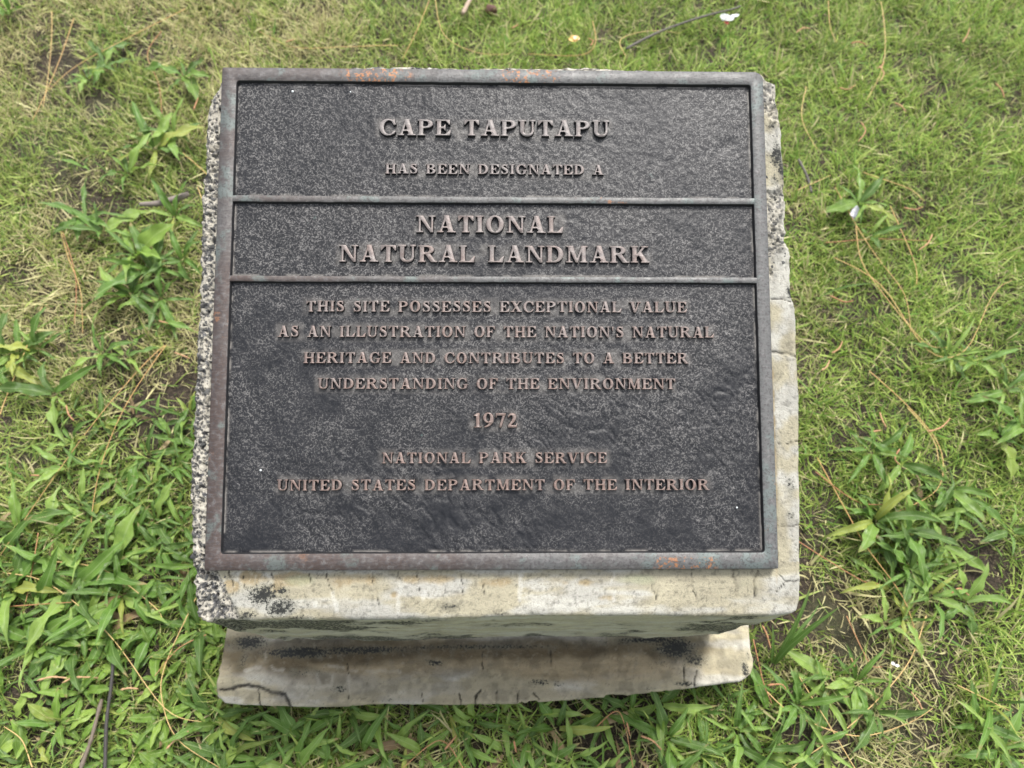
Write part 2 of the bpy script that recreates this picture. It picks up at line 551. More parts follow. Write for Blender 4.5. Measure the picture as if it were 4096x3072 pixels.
# hairline crazing
dz, _ = worley(P3 * np.array([1.0, 0.8, 1]), 85, 101, True)
craze = np.abs(fbm(P3, 95, 4, 103) - 0.5) < 0.006
ctop = ctop * (1 - 0.3 * craze * (1 - rough))[:, None]
wht = 0.4 * wht * sstep(fbm(P3, 130, 3, 114), 0.36, 0.62)
ctop = ctop * (1 - wht)[:, None] + np.array([0.58, 0.58, 0.56])[None] * wht[:, None]
ctop = ctop * np.array([0.97, 0.965, 0.93])[None]
cag, hag = aggregate(P3)
ctop = ctop * (1 - rough)[:, None] + cag * rough[:, None]
md = 0.84 * blobs(Pab, top_mould, TOPN)
mfine = fbm(P3, 330, 4, 111, 0.65)
softm = 0.2 * sstep(md + 0.9 * (fbm(P3, 60, 3, 109) - 0.5), 0.3, 0.9)
ctop = ctop * (1 - softm)[:, None]
mm = sstep(md + 1.5 * (mfine - 0.5), 0.56, 0.74) * sstep(md, 0.05, 0.3)
grow_top = np.c_[md, rough, md * 0]
ctop = ctop * (1 - 0.9 * crk * sstep(fbm(P3, 200, 3, 113), 0.3, 0.6))[:, None]
# gap shadow along the plaque edge, painted dark into the concrete
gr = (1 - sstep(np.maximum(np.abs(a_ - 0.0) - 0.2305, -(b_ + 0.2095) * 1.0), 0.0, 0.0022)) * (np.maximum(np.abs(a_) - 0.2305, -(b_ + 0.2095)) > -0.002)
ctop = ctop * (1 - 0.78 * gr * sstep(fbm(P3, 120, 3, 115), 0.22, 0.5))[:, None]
rr = 0.0035 + 0.003 * fbm(P3, 60, 2, 117)
x_ = np.clip(rr - de, 0, None)
fil = rr - np.sqrt(np.clip(rr * rr - x_ * x_, 0, None))
hN = TOPN - fil + 0.0012 * (fbm(P3, 28, 3, 119) - 0.5) + rough * (hag * 1.4 + 0.003 * (fbm(P3, 110, 3, 121) - 0.5)) - 0.0011 * crk + 0.0004 * mm - 0.0006 * tanm
hN = np.where(rough > 0.5, hN - 0.0015, hN)
hN = np.minimum(hN, TOPN + 0.0012)
hN = np.where((np.abs(a_) < 0.228) & (b_ > -0.207) & (b_ < 0.206), np.minimum(hN, TOPN - 0.0006), hN)
Vtop = PO[None] + a_[:, None] * PX + b_[:, None] * PY + hN[:, None] * PN

# the walls drop straight down to the footing
NW = 34
rim = Vtop[-Mp:]
zb = FOOT_Z - 0.01
walls, wcol, wg = [], [], []
for k in range(1, NW + 1):
    t = (k / NW) ** 1.15
    W = rim.copy()
    W[:, 2] = rim[:, 2] * (1 - t) + zb * t
    cen = np.array([0.0, 0.0])
    pn = W * 1.0
    push = (fbm(pn, 22, 3, 131) - 0.5) * 0.006 * min(1, k / 4) + 0.0022 * (fbm(pn, 130, 3, 133) - 0.5)
    out = np.c_[nrm, np.zeros(Mp)]
    out[:, 1] *= 1
    W = W + out * push[:, None]
    # a soft hollow where the wall meets the footing
    W = W + out * (-0.010 * max(0, (t - 0.82) / 0.18) ** 2 * -1)
    walls.append(W)
    c, _ = plaster_tone(W[:, [0, 2, 1]], 200)
    green = np.array([0.29, 0.285, 0.21])
    c = c * 0.45 + green[None] * (0.45 + 0.45 * fbm(W * np.array([1, 1, 2.5]), 30, 3, 137))[:, None]
    streak = fbm(W * np.array([0.8, 0.8, 1.0]), 30, 5, 139, 0.55)
    low = min(1, 0.15 + 0.85 * t)
    left = sstep(-W[:, 0], -0.10, 0.16)
    m = 0.72 * sstep(streak + 0.14 * max(0, t - .6) / .4 + 0.09 * left + 0.5 * (fbm(W, 14, 2, 143) - 0.5), 0.48, 0.72)
    m2 = sstep(fbm(W * np.array([.5, .5, 2]), 260, 3, 141), 0.42, 0.6)
    c = c * (1 - 0.35 * m)[:, None]
    wg.append(np.c_[m * 0.95, 0 * m, 0 * m])
    side = (np.abs(W[:, 0]) > 0.225) & (W[:, 1] > -0.2)
    ca, _ = aggregate(W[:, [1, 2, 0]], 300)
    sm = side * (W[:, 0] < 0) * 0.9
    c = c * (1 - sm)[:, None] + ca * sm[:, None]
    wg[-1][:, 1] = sm
    wcol.append(c)
Vw = np.vstack(walls)
Cw = np.vstack(wcol)
V = np.vstack([Vtop, Vw])
C = np.vstack([ctop, Cw])
GR = np.vstack([grow_top] + wg + [[[0, 0, 0]]])
q = quads_grid(NR + NW, Mp, True)[:, ::-1]
# cap the middle of the top with one face
loops = list(q.ravel()) + list(range(0, Mp))[::1]
tot = [4] * len(q)
piv = np.array([0.0, 0.0, 0.0])
ped = empty('concrete_pedestal', (0, 0, 0))
tag(ped, 'low weathered concrete pedestal with sloping top, black lichen stains and cracked cream plaster', 'pedestal')
capv = len(V)
cc = slope_pt(0, 0, TOPN - 0.004)
V = np.vstack([V, cc[None]])
C = np.vstack([C, [[.5, .47, .38]]])
cap = []
for i in range(Mp):
    cap += [capv, i, (i + 1) % Mp]
allloops = np.concatenate([q.ravel(), np.array(cap)])
alltot = np.concatenate([np.full(len(q), 4), np.full(Mp, 3)])
link('block', mesh_np('pedestal_block', V, allloops, alltot, MCON, True, {'tone': np.clip(C, 0, 1), 'growth': GR}), ped)

# footing
fo = resample(foot_out, lambda m: 0.0012 if m[1] < -0.15 else 0.004)
f3 = np.c_[fo, np.zeros(len(fo))]
fn = np.roll(fo, -4, 0) - np.roll(fo, 4, 0)
fn = np.c_[fn[:, 1], -fn[:, 0]] / (np.linalg.norm(fn, axis=1)[:, None] + 1e-9)
# outward check
if np.mean(np.sum(fn * (fo - fo.mean(0)), 1)) < 0:
    fn = -fn
fo = fo + fn * ((fbm(f3, 110, 4, 151) - 0.5) * 0.0016 - 0.002 * sstep(fbm(f3, 45, 3, 153), 0.64, 0.72))[:, None]
fin = np.c_[np.clip(fo[:, 0], -0.20, 0.20), np.clip(fo[:, 1], -0.20, 0.16)]
NF = 62
FR = np.array([fin + (fo - fin) * (k / (NF - 1)) for k in range(NF)])
fx, fy = FR[..., 0].ravel(), FR[..., 1].ravel()
fd = np.linalg.norm(FR - fo[None], axis=2).ravel()
FP = np.c_[fx, fy, np.zeros(len(fx))]
Fxy = np.c_[fx, fy]
cf, _ = plaster_tone(FP, 400)
beige = np.array([0.27, 0.225, 0.15])
grey = np.array([0.27, 0.25, 0.195])
mid = sstep(blobs(Fxy, [(1500, 2640, 700, 70, .9), (2300, 2650, 500, 80, .9), (1300, 2700, 300, 60, .5)], None, FOOT_Z) + 0.4 * (fbm(FP * np.array([.4, 1.6, 1]), 40, 4, 403) - .5), 0.15, 0.7)
cf = cf * 0.80
cf = cf * (1 - mid)[:, None] + (beige[None] * (0.72 + 0.56 * fbm(FP * np.array([.25, 2, 1]), 110, 4, 405))[:, None]) * mid[:, None]
gmid = sstep(blobs(Fxy, [(1500, 2760, 500, 50, .9), (2100, 2780, 400, 40, .9), (2600, 2740, 200, 30, .5)], None, FOOT_Z) + 0.4 * (fbm(FP, 60, 4, 407) - .5), 0.3, 0.8)
cf = cf * (1 - 0.7 * gmid)[:, None] + (grey[None] * (0.8 + 0.4 * fbm(FP, 120, 3, 409))[:, None]) * (0.7 * gmid)[:, None]
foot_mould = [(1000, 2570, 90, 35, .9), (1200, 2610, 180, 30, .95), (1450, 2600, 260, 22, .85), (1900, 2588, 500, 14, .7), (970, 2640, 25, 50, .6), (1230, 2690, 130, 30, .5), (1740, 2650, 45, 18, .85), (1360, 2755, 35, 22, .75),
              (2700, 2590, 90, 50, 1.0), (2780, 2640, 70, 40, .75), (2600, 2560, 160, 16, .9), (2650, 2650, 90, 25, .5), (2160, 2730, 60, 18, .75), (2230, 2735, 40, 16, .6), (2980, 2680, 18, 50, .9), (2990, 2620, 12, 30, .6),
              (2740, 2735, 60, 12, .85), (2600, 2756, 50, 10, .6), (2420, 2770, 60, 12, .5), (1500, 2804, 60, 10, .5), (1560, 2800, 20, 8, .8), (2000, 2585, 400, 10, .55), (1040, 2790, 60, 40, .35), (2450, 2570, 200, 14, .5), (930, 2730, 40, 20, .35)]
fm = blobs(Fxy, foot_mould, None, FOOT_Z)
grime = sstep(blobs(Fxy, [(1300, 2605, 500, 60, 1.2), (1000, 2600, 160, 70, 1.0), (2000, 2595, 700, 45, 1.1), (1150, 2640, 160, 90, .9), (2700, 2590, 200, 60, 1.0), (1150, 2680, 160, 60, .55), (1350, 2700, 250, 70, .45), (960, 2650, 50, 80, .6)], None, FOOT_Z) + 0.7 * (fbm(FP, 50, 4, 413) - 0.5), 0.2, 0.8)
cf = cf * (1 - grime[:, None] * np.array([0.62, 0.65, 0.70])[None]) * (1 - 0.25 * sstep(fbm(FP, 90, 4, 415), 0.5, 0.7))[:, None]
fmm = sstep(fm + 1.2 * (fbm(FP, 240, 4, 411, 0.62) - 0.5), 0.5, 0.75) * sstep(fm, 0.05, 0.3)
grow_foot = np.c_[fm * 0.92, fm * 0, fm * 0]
foot_cracks = [([(879, 2762), (928, 2754), (982, 2738), (1025, 2743), (1080, 2765), (1145, 2776), (1152, 2795), (1156, 2830)], 0.0016),
               ([(1021, 2745), (1030, 2780), (1037, 2824)], 0.0006), ([(1924, 2765), (1900, 2790), (1895, 2822)], 0.001), ([(1987, 2765), (1985, 2820)], 0.0009),
               ([(1838, 2780), (1842, 2822)], 0.0007), ([(2072, 2765), (2075, 2812)], 0.0006), ([(2733, 2670), (2733, 2720), (2750, 2740)], 0.0008), ([(2784, 2680), (2778, 2740)], 0.0008),
               ([(2130, 2770), (2160, 2806)], 0.0005), ([(1690, 2770), (1692, 2822)], 0.0005), ([(1390, 2650), (1394, 2790)], 0.0004), ([(1930, 2600), (1935, 2680)], 0.0005), ([(2200, 2600), (2205, 2660)], 0.0005)]
fwob = np.c_[fbm(FP, 120, 4, 421) - 0.5, fbm(FP, 120, 4, 422) - 0.5] * 0.006
fcr = np.zeros(len(fx))
for ln, w in foot_cracks:
    L = [tuple(survey_z(u, v, FOOT_Z)[:2]) for u, v in ln]
    fcr = np.maximum(fcr, 1 - sstep(dist_poly(Fxy + fwob, L), w * 0.5, w * 1.6))
fwl = np.zeros(len(fx))
for ln in ([(1060, 2620), (1050, 2690), (1040, 2740)], [(1170, 2750), (1300, 2745), (1330, 2755)], [(1270, 2700), (1275, 2745)], [(1330, 2705), (1322, 2745)], [(1180, 2765), (1230, 2785)],
           [(1560, 2790), (1620, 2765)], [(1390, 2700), (1400, 2800)], [(1300, 2665), (1420, 2680), (1600, 2690)], [(980, 2680), (1060, 2665), (1130, 2680)]):
    L = [tuple(survey_z(u, v, FOOT_Z)[:2]) for u, v in ln]
    fwl = np.maximum(fwl, 1 - sstep(dist_poly(Fxy + fwob, L), 0.0006, 0.0026))
fwl = 0.32 * fwl * sstep(fbm(FP, 110, 3, 435), 0.4, 0.6)
cf = cf * (1 - fwl)[:, None] + np.array([0.5, 0.49, 0.45])[None] * fwl[:, None]
crz = np.abs(fbm(FP, 60, 4, 431) - 0.5) < 0.004
cf = cf * (1 - 0.28 * crz)[:, None]
cf = cf * (1 - 0.88 * fcr * np.where((fx < -0.2), 1.0, sstep(fbm(FP, 160, 3, 433), 0.25, 0.5)))[:, None]
end = sstep(-fx, 0.22, 0.27) * sstep(-fy, 0.225, 0.25) + sstep(fx, 0.19, 0.25) * 0.8
cf = cf * (1 + 0.28 * np.clip(end, 0, 1) * (1 - fcr))[:, None]
cf = cf * np.array([0.98, 0.955, 0.88])[None] * (0.88 + 0.24 * fbm(FP * np.array([.3, 1.5, 1]), 200, 4, 437))[:, None]
fr_ = 0.002 + 0.0025 * fbm(FP, 40, 2, 441)
x_ = np.clip(fr_ - fd, 0, None)
ff = fr_ - np.sqrt(np.clip(fr_ * fr_ - x_ * x_, 0, None))
fz = FOOT_Z - ff + 0.002 * (fbm(FP, 18, 3, 443) - 0.5) + 0.0016 * (fbm(FP, 170, 4, 445) - 0.5) - 0.0018 * fcr
# worn dip of the broken-off corner piece
fz = fz - 0.002 * sstep(blobs(Fxy, [(1000, 2795, 130, 30, 1.0)], None, FOOT_Z), 0.3, 0.6)
Vf = np.c_[fx, fy, fz]
rimf = Vf[-len(fo):]
NFW = 12
wv, wc, wgf = [], [], []
for k in range(1, NFW + 1):
    t = k / NFW
    W = rimf.copy()
    W[:, 2] = rimf[:, 2] * (1 - t) + (-0.03) * t
    W[:, :2] += fn * ((fbm(W, 40, 3, 451) - 0.5) * 0.005)[:, None] * min(1, k / 2) - fn * 0.004 * t
    c, _ = plaster_tone(W, 460)
    m = sstep(fbm(W, 70, 4, 461) + 0.25 * t, 0.5, 0.7)
    c = c * 0.8 * (1 - 0.5 * m)[:, None]
    wgf.append(np.c_[m, 0 * m, 0 * m])
    wv.append(W); wc.append(c)
V = np.vstack([Vf] + wv)
C = np.vstack([cf] + wc)
nf = len(fo)
q = quads_grid(NF + NFW, nf, True)
if True:
    # orientation: fo runs left -> front -> right, which is counter-clockwise seen from above
    q = q[:, ::-1]
capv = len(V)
V = np.vstack([V, [[0, 0, FOOT_Z - 0.002]]]); C = np.vstack([C, [[.4, .38, .3]]])
cap = np.array([[capv, i, (i + 1) % nf] for i in range(nf)]).ravel()
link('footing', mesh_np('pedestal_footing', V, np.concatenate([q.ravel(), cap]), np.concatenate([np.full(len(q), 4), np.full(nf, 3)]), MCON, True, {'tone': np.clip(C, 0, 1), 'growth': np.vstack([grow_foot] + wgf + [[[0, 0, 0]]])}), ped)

# pebbles standing out of the broken edges
def pebble_material():
    g = NT('dark_pebble')
    v = g.coord('Object')
    oi = g.n('ShaderNodeObjectInfo')
    c = g.mix(oi.outputs['Random'], (0.018, 0.02, 0.022), (0.11, 0.11, 0.105))
    n = g.noise(v, 300, 4, 0.6)
    c = g.mix(g.rng(n, 0.5, 0.75, 0, 0.5), c, (0.2, 0.19, 0.16))
    g.set(Base_Color=c, Roughness=0.7)
    g.l(g.bump(n, 0.001, 0.5), g.b.inputs['Normal'])
    return g.m
MPEB = pebble_material()
def pebble_mesh(seed):
    r = np.random.default_rng(seed)
    vs, fs = [], []
    nu, nv = 9, 5
    ang0 = r.uniform(0.75, 1.2, nu)
    for j in range(nv):
        ph = -0.3 + (math.pi / 2 + 0.3) * j / nv
        for i in range(nu):
            th = 2 * math.pi * i / nu
            k = ang0[i] * (1 + 0.08 * r.standard_normal())
            vs.append((math.cos(th) * math.cos(ph) * k, math.sin(th) * math.cos(ph) * k * 0.8, math.sin(ph) * 0.55))
    vs.append((0, 0, 0.5))
    vs = np.array(vs)
    q = quads_grid(nv, nu, True)
    t = []
    for i in range(nu):
        t += [(nv - 1) * nu + i, (nv - 1) * nu + (i + 1) % nu, nv * nu]
    return mesh_np('pebble', vs, np.concatenate([q.ravel(), np.array(t)]), np.concatenate([np.full(len(q), 4), np.full(nu, 3)]), MPEB, True)
peb = [pebble_mesh(s) for s in range(5)]
spots = []
for _ in range(5000):
    if len(spots) >= 190:
        break
    if random.random() < 0.72:
        a, b = random.uniform(-0.262, -0.2335), random.uniform(-0.225, 0.19)
    elif random.random() < 0.5:
        a, b = random.uniform(-0.235, -0.215), random.uniform(-0.235, -0.214)
    else:
        a, b = random.uniform(0.232, 0.25), random.uniform(0.03, 0.2)
    # must lie on the top
    j = np.argmin(np.hypot(outline[:, 0] - a, outline[:, 1] - b))
    ed = (outline[j] - np.array([a, b]))
    inside = (a - outline[j, 0]) * np.sign(-outline[j, 0]) > 0.002 if abs(a) > 0.232 else True
    r0 = random.choice([0.001, 0.0012, 0.0014, 0.0017, 0.002, 0.003]) * (1.0 if b < 0.08 else 0.7)
    if a > 0: r0 *= 0.6
    if not inside or abs(ed[0]) < r0 * 0.8:
        continue
    if abs(a) < 0.232 + r0 and b > -0.213:
        continue
    if any((a - s[0]) ** 2 + (b - s[1]) ** 2 < (r0 + s[2]) ** 2 for s in spots):
        continue
    spots.append((a, b, r0))
RP = Matrix.Rotation(TAU, 4, 'X')
for k, (a, b, r0) in enumerate(spots):
    j = np.argmin((a_ - a) ** 2 + (b_ - b) ** 2)
    o = link('embedded_pebble', peb[k % 5], ped)
    P = slope_pt(a, b, hN[j] - r0 * 0.12)
    o.matrix_local = Matrix.Translation(P) @ RP @ Matrix.Rotation(random.uniform(0, 6.28), 4, 'Z') @ Matrix.Diagonal((r0 * random.uniform(0.9, 1.4), r0, r0 * 0.7, 1))

# ================================================================== BRONZE PLAQUE
def bronze_material():
    g = NT('weathered_bronze')
    geo = g.n('ShaderNodeNewGeometry')
    v = geo.outputs['Position']
    sep = g.n('ShaderNodeSeparateXYZ'); g.l(v, sep.inputs[0])
    x, y = sep.outputs[0], sep.outputs[1]
    n1 = g.noise(v, 18, 5, 0.6)
    n2 = g.noise(v, 95, 5, 0.65)
    n3 = g.noise(v, 520, 3, 0.6)
    mp = g.n('ShaderNodeMapping'); mp.inputs['Scale'].default_value = (160, 520, 520); g.l(v, mp.inputs[0])
    br = g.noise(mp.outputs[0], 1, 4, 0.6)
    # brown on the left and foot, grey to the right and top
    k = g.math('ADD', g.math('MULTIPLY', x, -1.7), g.math('MULTIPLY', y, -1.0))
    k = g.math('ADD', k, g.math('MULTIPLY', g.math('SUBTRACT', n1, 0.5), 1.2))
    kk = g.rng(k, -0.15, 0.55)
    c = g.mix(kk, (0.110, 0.111, 0.109), (0.068, 0.049, 0.043))
    c = g.mix(g.rng(br, 0.45, 0.72, 0.0, 0.22), c, (0.24, 0.225, 0.22))
    c = g.mix(g.rng(g.noise(v, 260, 5, 0.7), 0.5, 0.66, 0.0, 0.5), c, (0.24, 0.235, 0.23))
    # verdigris
    c = g.mix(g.rng(g.noise(v, 38, 5, 0.65), 0.54, 0.64, 0.0, 0.5), c, (0.145, 0.19, 0.178))
    # bare copper-orange scuffs
    sc = g.math('MULTIPLY', g.rng(g.noise(v, 16, 2, 0.5), 0.60, 0.68), g.rng(n2, 0.56, 0.62))
    def win(s_, lo_, hi_):
        return g.math('MULTIPLY', g.rng(s_, lo_ - 0.008, lo_), g.rng(s_, hi_, hi_ + 0.008, 1.0, 0.0))
    w1 = g.math('MULTIPLY', win(x, 0.135, 0.175), g.rng(y, -0.185, -0.19))
    w2 = g.math('MULTIPLY', g.math('ADD', win(x, -0.125, -0.075), win(x, 0.01, 0.05)), g.rng(y, 0.178, 0.184))
    ww = g.math('MULTIPLY', g.math('ADD', w1, w2), g.rng(g.noise(v, 230, 4, 0.7), 0.52, 0.60))
    sc = g.math('MAXIMUM', g.math('MULTIPLY', sc, 0.6), ww)
    c = g.mix(g.math('MULTIPLY', sc, 0.8), c, (0.40, 0.17, 0.065))
    c = g.mix(g.rng(n3, 0.50, 0.62, 0, 0.6), c, (0.045, 0.038, 0.04))
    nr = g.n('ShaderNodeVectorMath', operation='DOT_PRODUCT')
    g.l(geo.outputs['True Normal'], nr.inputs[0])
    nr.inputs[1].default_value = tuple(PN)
    c = g.mix(g.rng(nr.outputs['Value'], 0.45, 0.75, 1.0, 0.0), c, (0.014, 0.014, 0.016))  # steep flanks coloured near-black: painted shadow line of the recess
    g.set(Base_Color=c, Metallic=0.25, Roughness=g.rng(n2, 0.3, 0.7, 0.5, 0.68))
    b = g.bump(br, 0.0006, 0.35)
    g.l(g.bump(n3, 0.0005, 0.35, b), g.b.inputs['Normal'])
    return g.m

def letter_material():
    g = NT('worn_bronze_lettering')
    geo = g.n('ShaderNodeNewGeometry')
    v = geo.outputs['Position']
    sep = g.n('ShaderNodeSeparateXYZ'); g.l(v, sep.inputs[0])
    n2 = g.noise(v, 90, 4, 0.6)
    n3 = g.noise(v, 600, 4, 0.65)
    k = g.math('ADD', g.math('MULTIPLY', sep.outputs[1], -2.2), g.math('SUBTRACT', n2, 0.5))
    c = g.mix(g.rng(k, -0.45, 0.4), (0.20, 0.183, 0.175), (0.18, 0.123, 0.103))
    c = g.mix(g.rng(n3, 0.5, 0.72, 0, 0.6), c, (0.33, 0.30, 0.285))
    c = g.mix(g.rng(g.noise(v, 260, 3, 0.6), 0.52, 0.68, 0, 0.5), c, (0.12, 0.09, 0.088))
    # shadow round the letters, painted into their flanks as near-black
    nr = g.n('ShaderNodeVectorMath', operation='DOT_PRODUCT')
    g.l(geo.outputs['True Normal'], nr.inputs[0])
    nr.inputs[1].default_value = tuple(PN)
    side = g.rng(nr.outputs['Value'], 0.72, 0.93, 1.0, 0.0)
    c = g.mix(side, c, (0.012, 0.012, 0.014))
    g.set(Base_Color=c, Metallic=0.2, Roughness=0.6)
    g.l(g.bump(n3, 0.0004, 0.4), g.b.inputs['Normal'])
    return g.m

def panel_material():
    g = NT('black_enamelled_bronze')
    v = g.coord('Object')
    # vermicular pale wear lines on the pebbled ground
    wn1 = g.noise(v, 330, 2, 0.5, 0.4)
    line = g.math('ABSOLUTE', g.math('SUBTRACT', wn1, 0.5))
    line = g.rng(line, 0.015, 0.07, 1.0, 0.0)
    big = g.noise(v, 9, 5, 0.6)
    med = g.noise(v, 45, 4, 0.6)
    so = g.n('ShaderNodeSeparateXYZ'); g.l(v, so.inputs[0])
    cov = g.rng(g.math('ADD', g.math('ADD', big, g.math('MULTIPLY', med, 0.7)), g.math('MULTIPLY', so.outputs[1], 0.6)), 0.48, 1.10)
    brk = g.rng(g.noise(v, 700, 2, 0.6), 0.38, 0.58)
    line = g.math('MULTIPLY', g.math('MULTIPLY', line, cov), brk)
    dots = g.rng(g.vor(v, 520), 0.14, 0.3, 1.0, 0.0)
    dots = g.math('MULTIPLY', dots, g.math('MULTIPLY', cov, g.rng(g.noise(v, 130, 4, 0.65), 0.40, 0.62)))
    base = g.mix(g.rng(big, 0.35, 0.65), (0.009, 0.010, 0.013), (0.013, 0.0135, 0.0155))
    base = g.mix(g.rng(med, 0.3, 0.7, 0, 0.4), base, (0.022, 0.022, 0.025))
    c = g.mix(g.math('MULTIPLY', line, 0.75), base, (0.20, 0.193, 0.185))
    c = g.mix(g.math('MULTIPLY', dots, 0.75), c, (0.17, 0.17, 0.17))
    ver = g.rng(g.noise(v, 55, 3, 0.5), 0.74, 0.8)
    c = g.mix(g.math('MULTIPLY', ver, 0.5), c, (0.2, 0.3, 0.27))
    at = g.n('ShaderNodeAttribute', attribute_name='tone')
    c = g.mix(at.outputs['Fac'], c, (0.30, 0.28, 0.255))
    g.set(Base_Color=c, Roughness=g.rng(med, 0.3, 0.7, 0.42, 0.55), Metallic=0.0, Specular_IOR_Level=0.34)
    b = g.bump(wn1, 0.0008, 0.35)
    g.l(g.bump(g.noise(v, 700, 3, 0.6), 0.0004, 0.5, b), g.b.inputs['Normal'])
    return g.m

MBR, MLET, MPAN = bronze_material(), letter_material(), panel_material()
plaque = empty('bronze_plaque', tuple(PO), (TAU, 0, 0))
tag(plaque, 'rectangular dark bronze plaque with raised serif lettering fixed on the sloping concrete top', 'plaque')

PO_TL, PO_TR, PO_BR, PO_BL = [survey_slope(u, v, 0) for u, v in ((886, 268), (3049, 288), (3117, 2275), (819, 2283))]
XL, XR = 0.5 * (PO_TL[0] + PO_BL[0]), 0.5 * (PO_TR[0] + PO_BR[0])
YT, YB = 0.5 * (PO_TL[1] + PO_TR[1]), 0.5 * (PO_BL[1] + PO_BR[1])
iTL, iTR, iBR, iBL = [survey_slope(u, v, -0.001) for u, v in ((941, 325), (3003, 337), (3059, 2206), (888, 2222))]
IXL, IXR = 0.5 * (iTL[0] + iBL[0]), 0.5 * (iTR[0] + iBR[0])
IYT, IYB = 0.5 * (iTL[1] + iTR[1]), 0.5 * (iBL[1] + iBR[1])
PD = -0.0036                                # recess of the panel

def rrect(x0, x1, y0, y1, rad, chamfer=None):
    pts = []
    for cxx, cyy, a0 in ((x1 - rad, y1 - rad, 0), (x0 + rad, y1 - rad, 90), (x0 + rad, y0 + rad, 180), (x1 - rad, y0 + rad, 270)):
        for k in range(5):
            an = math.radians(a0 + 90 * k / 4)
            pts.append((cxx + rad * math.cos(an), cyy + rad * math.sin(an)))
    return pts
def even(pts, n_side):
    """same number of points on matching sides so that loops can be bridged"""
    pts = np.array(pts)
    out = []
    m = len(pts)
    for i in range(m):
        a, b = pts[i], pts[(i + 1) % m]
        n = n_side if i % 5 == 4 else 1
        for k in range(n):
            out.append(a + (b - a) * k / n)
    return np.array(out)
def grow(x0, x1, y0, y1, d, rad):
    return even(rrect(x0 - d, x1 + d, y0 - d, y1 + d, max(rad + d, 0.0003)), 90)

lo = []
ragged = lambda P, a, s: P + np.c_[fbm(np.c_[P, P[:, 0] * 0], 90, 3, s) - .5, fbm(np.c_[P, P[:, 0] * 0], 90, 3, s + 1) - .5] * a
for (d, z, inner_) in ((0, -0.0082, False), (0.0, -0.0004, False), (-0.0003, 0.0, False)):
    P = grow(XL, XR, YB, YT, d, 0.0016)
    lo.append(np.c_[P, np.full(len(P), z)])
for (d, z) in ((0.0001, 0.0), (-0.0003, -0.0004), (-0.0011, PD - 0.0006)):
    P = ragged(grow(IXL, IXR, IYB, IYT, d, 0.0028), 0.0006, 500)
    lo.append(np.c_[P, np.full(len(P), z)])
lo = np.array(lo)
# clipped upper right corner
for k in range(3):
    s = lo[k, :, 0] - XR + lo[k, :, 1] - YT
    cut = np.clip(s + 0.005, 0, None)
    lo[k, :, 0] -= cut / 2; lo[k, :, 1] -= cut / 2
FV = lo.reshape(-1, 3)
q = quads_grid(len(lo), lo.shape[1], True)
link('frame', mesh_np('plaque_frame', FV, q.ravel(), np.full(len(q), 4), MBR, False), plaque)

def divider(vl0, vl1, vr0, vr1):
    y0 = 0.5 * (survey_slope(918, vl1, 0)[1] + survey_slope(3016, vr1, 0)[1])
    y1 = 0.5 * (survey_slope(918, vl0, 0)[1] + survey_slope(3016, vr0, 0)[1])
    xs = np.linspace(IXL - 0.0002, IXR + 0.0002, 160)
    prof = [(y0 - 0.0011, PD - 0.0006), (y0 - 0.0003, -0.0006), (y0 + 0.0001, -0.0002), (y1 - 0.0001, -0.0002), (y1 + 0.0003, -0.0006), (y1 + 0.0008, PD - 0.0006)]
    rows = []
    for yy, zz in prof:
        nz = (fbm(np.c_[xs, xs * 0 + yy, xs * 0], 80, 3, 520) - 0.5) * 0.0007
        rows.append(np.c_[xs, yy + nz, xs * 0 + zz])
    R = np.array(rows)
    q = quads_grid(len(R), len(xs), False)
    return link('divider_bar', mesh_np('divider_bar', R.reshape(-1, 3), q.ravel()[::1], np.full(len(q), 4), MBR, False), plaque), (y0, y1)
_, D1 = divider(786, 806, 789, 813)
_, D2 = divider(1108, 1127, 1106, 1127)

# ------------- text lines: (text, left px, right px, cap top px, baseline px)
LINES = [("CAPE TAPUTAPU", 1516, 2438, 481, 544), ("HAS BEEN DESIGNATED A", 1540, 2414, 657, 696), ("NATIONAL", 1665, 2251, 864, 931),
         ("NATURAL LANDMARK", 1356, 2596, 983, 1050), ("THIS SITE POSSESSES EXCEPTIONAL VALUE", 1223, 2747, 1205, 1248),
         ("AS AN ILLUSTRATION OF THE NATION'S NATURAL", 1110, 2856, 1305, 1349), ("HERITAGE AND CONTRIBUTES TO A BETTER", 1213, 2754, 1410, 1453),
         ("UNDERSTANDING OF THE ENVIRONMENT", 1270, 2702, 1513, 1556), ("1972", 1893, 2071, 1652, 1710),
         ("NATIONAL PARK SERVICE", 1527, 2428, 1810, 1853), ("UNITED STATES DEPARTMENT OF THE INTERIOR", 1107, 2837, 1918, 1961)]
lines_m = []
for tx, u0, u1, v0, v1 in LINES:
    a0, bb0 = survey_slope(u0, v1, -0.0008); a1, bb1 = survey_slope(u1, v1, -0.0008)
    _, t0 = survey_slope(u0, v0, -0.0008); _, t1 = survey_slope(u1, v0, -0.0008)
    lines_m.append((tx, a0, a1, 0.5 * (bb0 + bb1), 0.5 * (t0 + t1)))

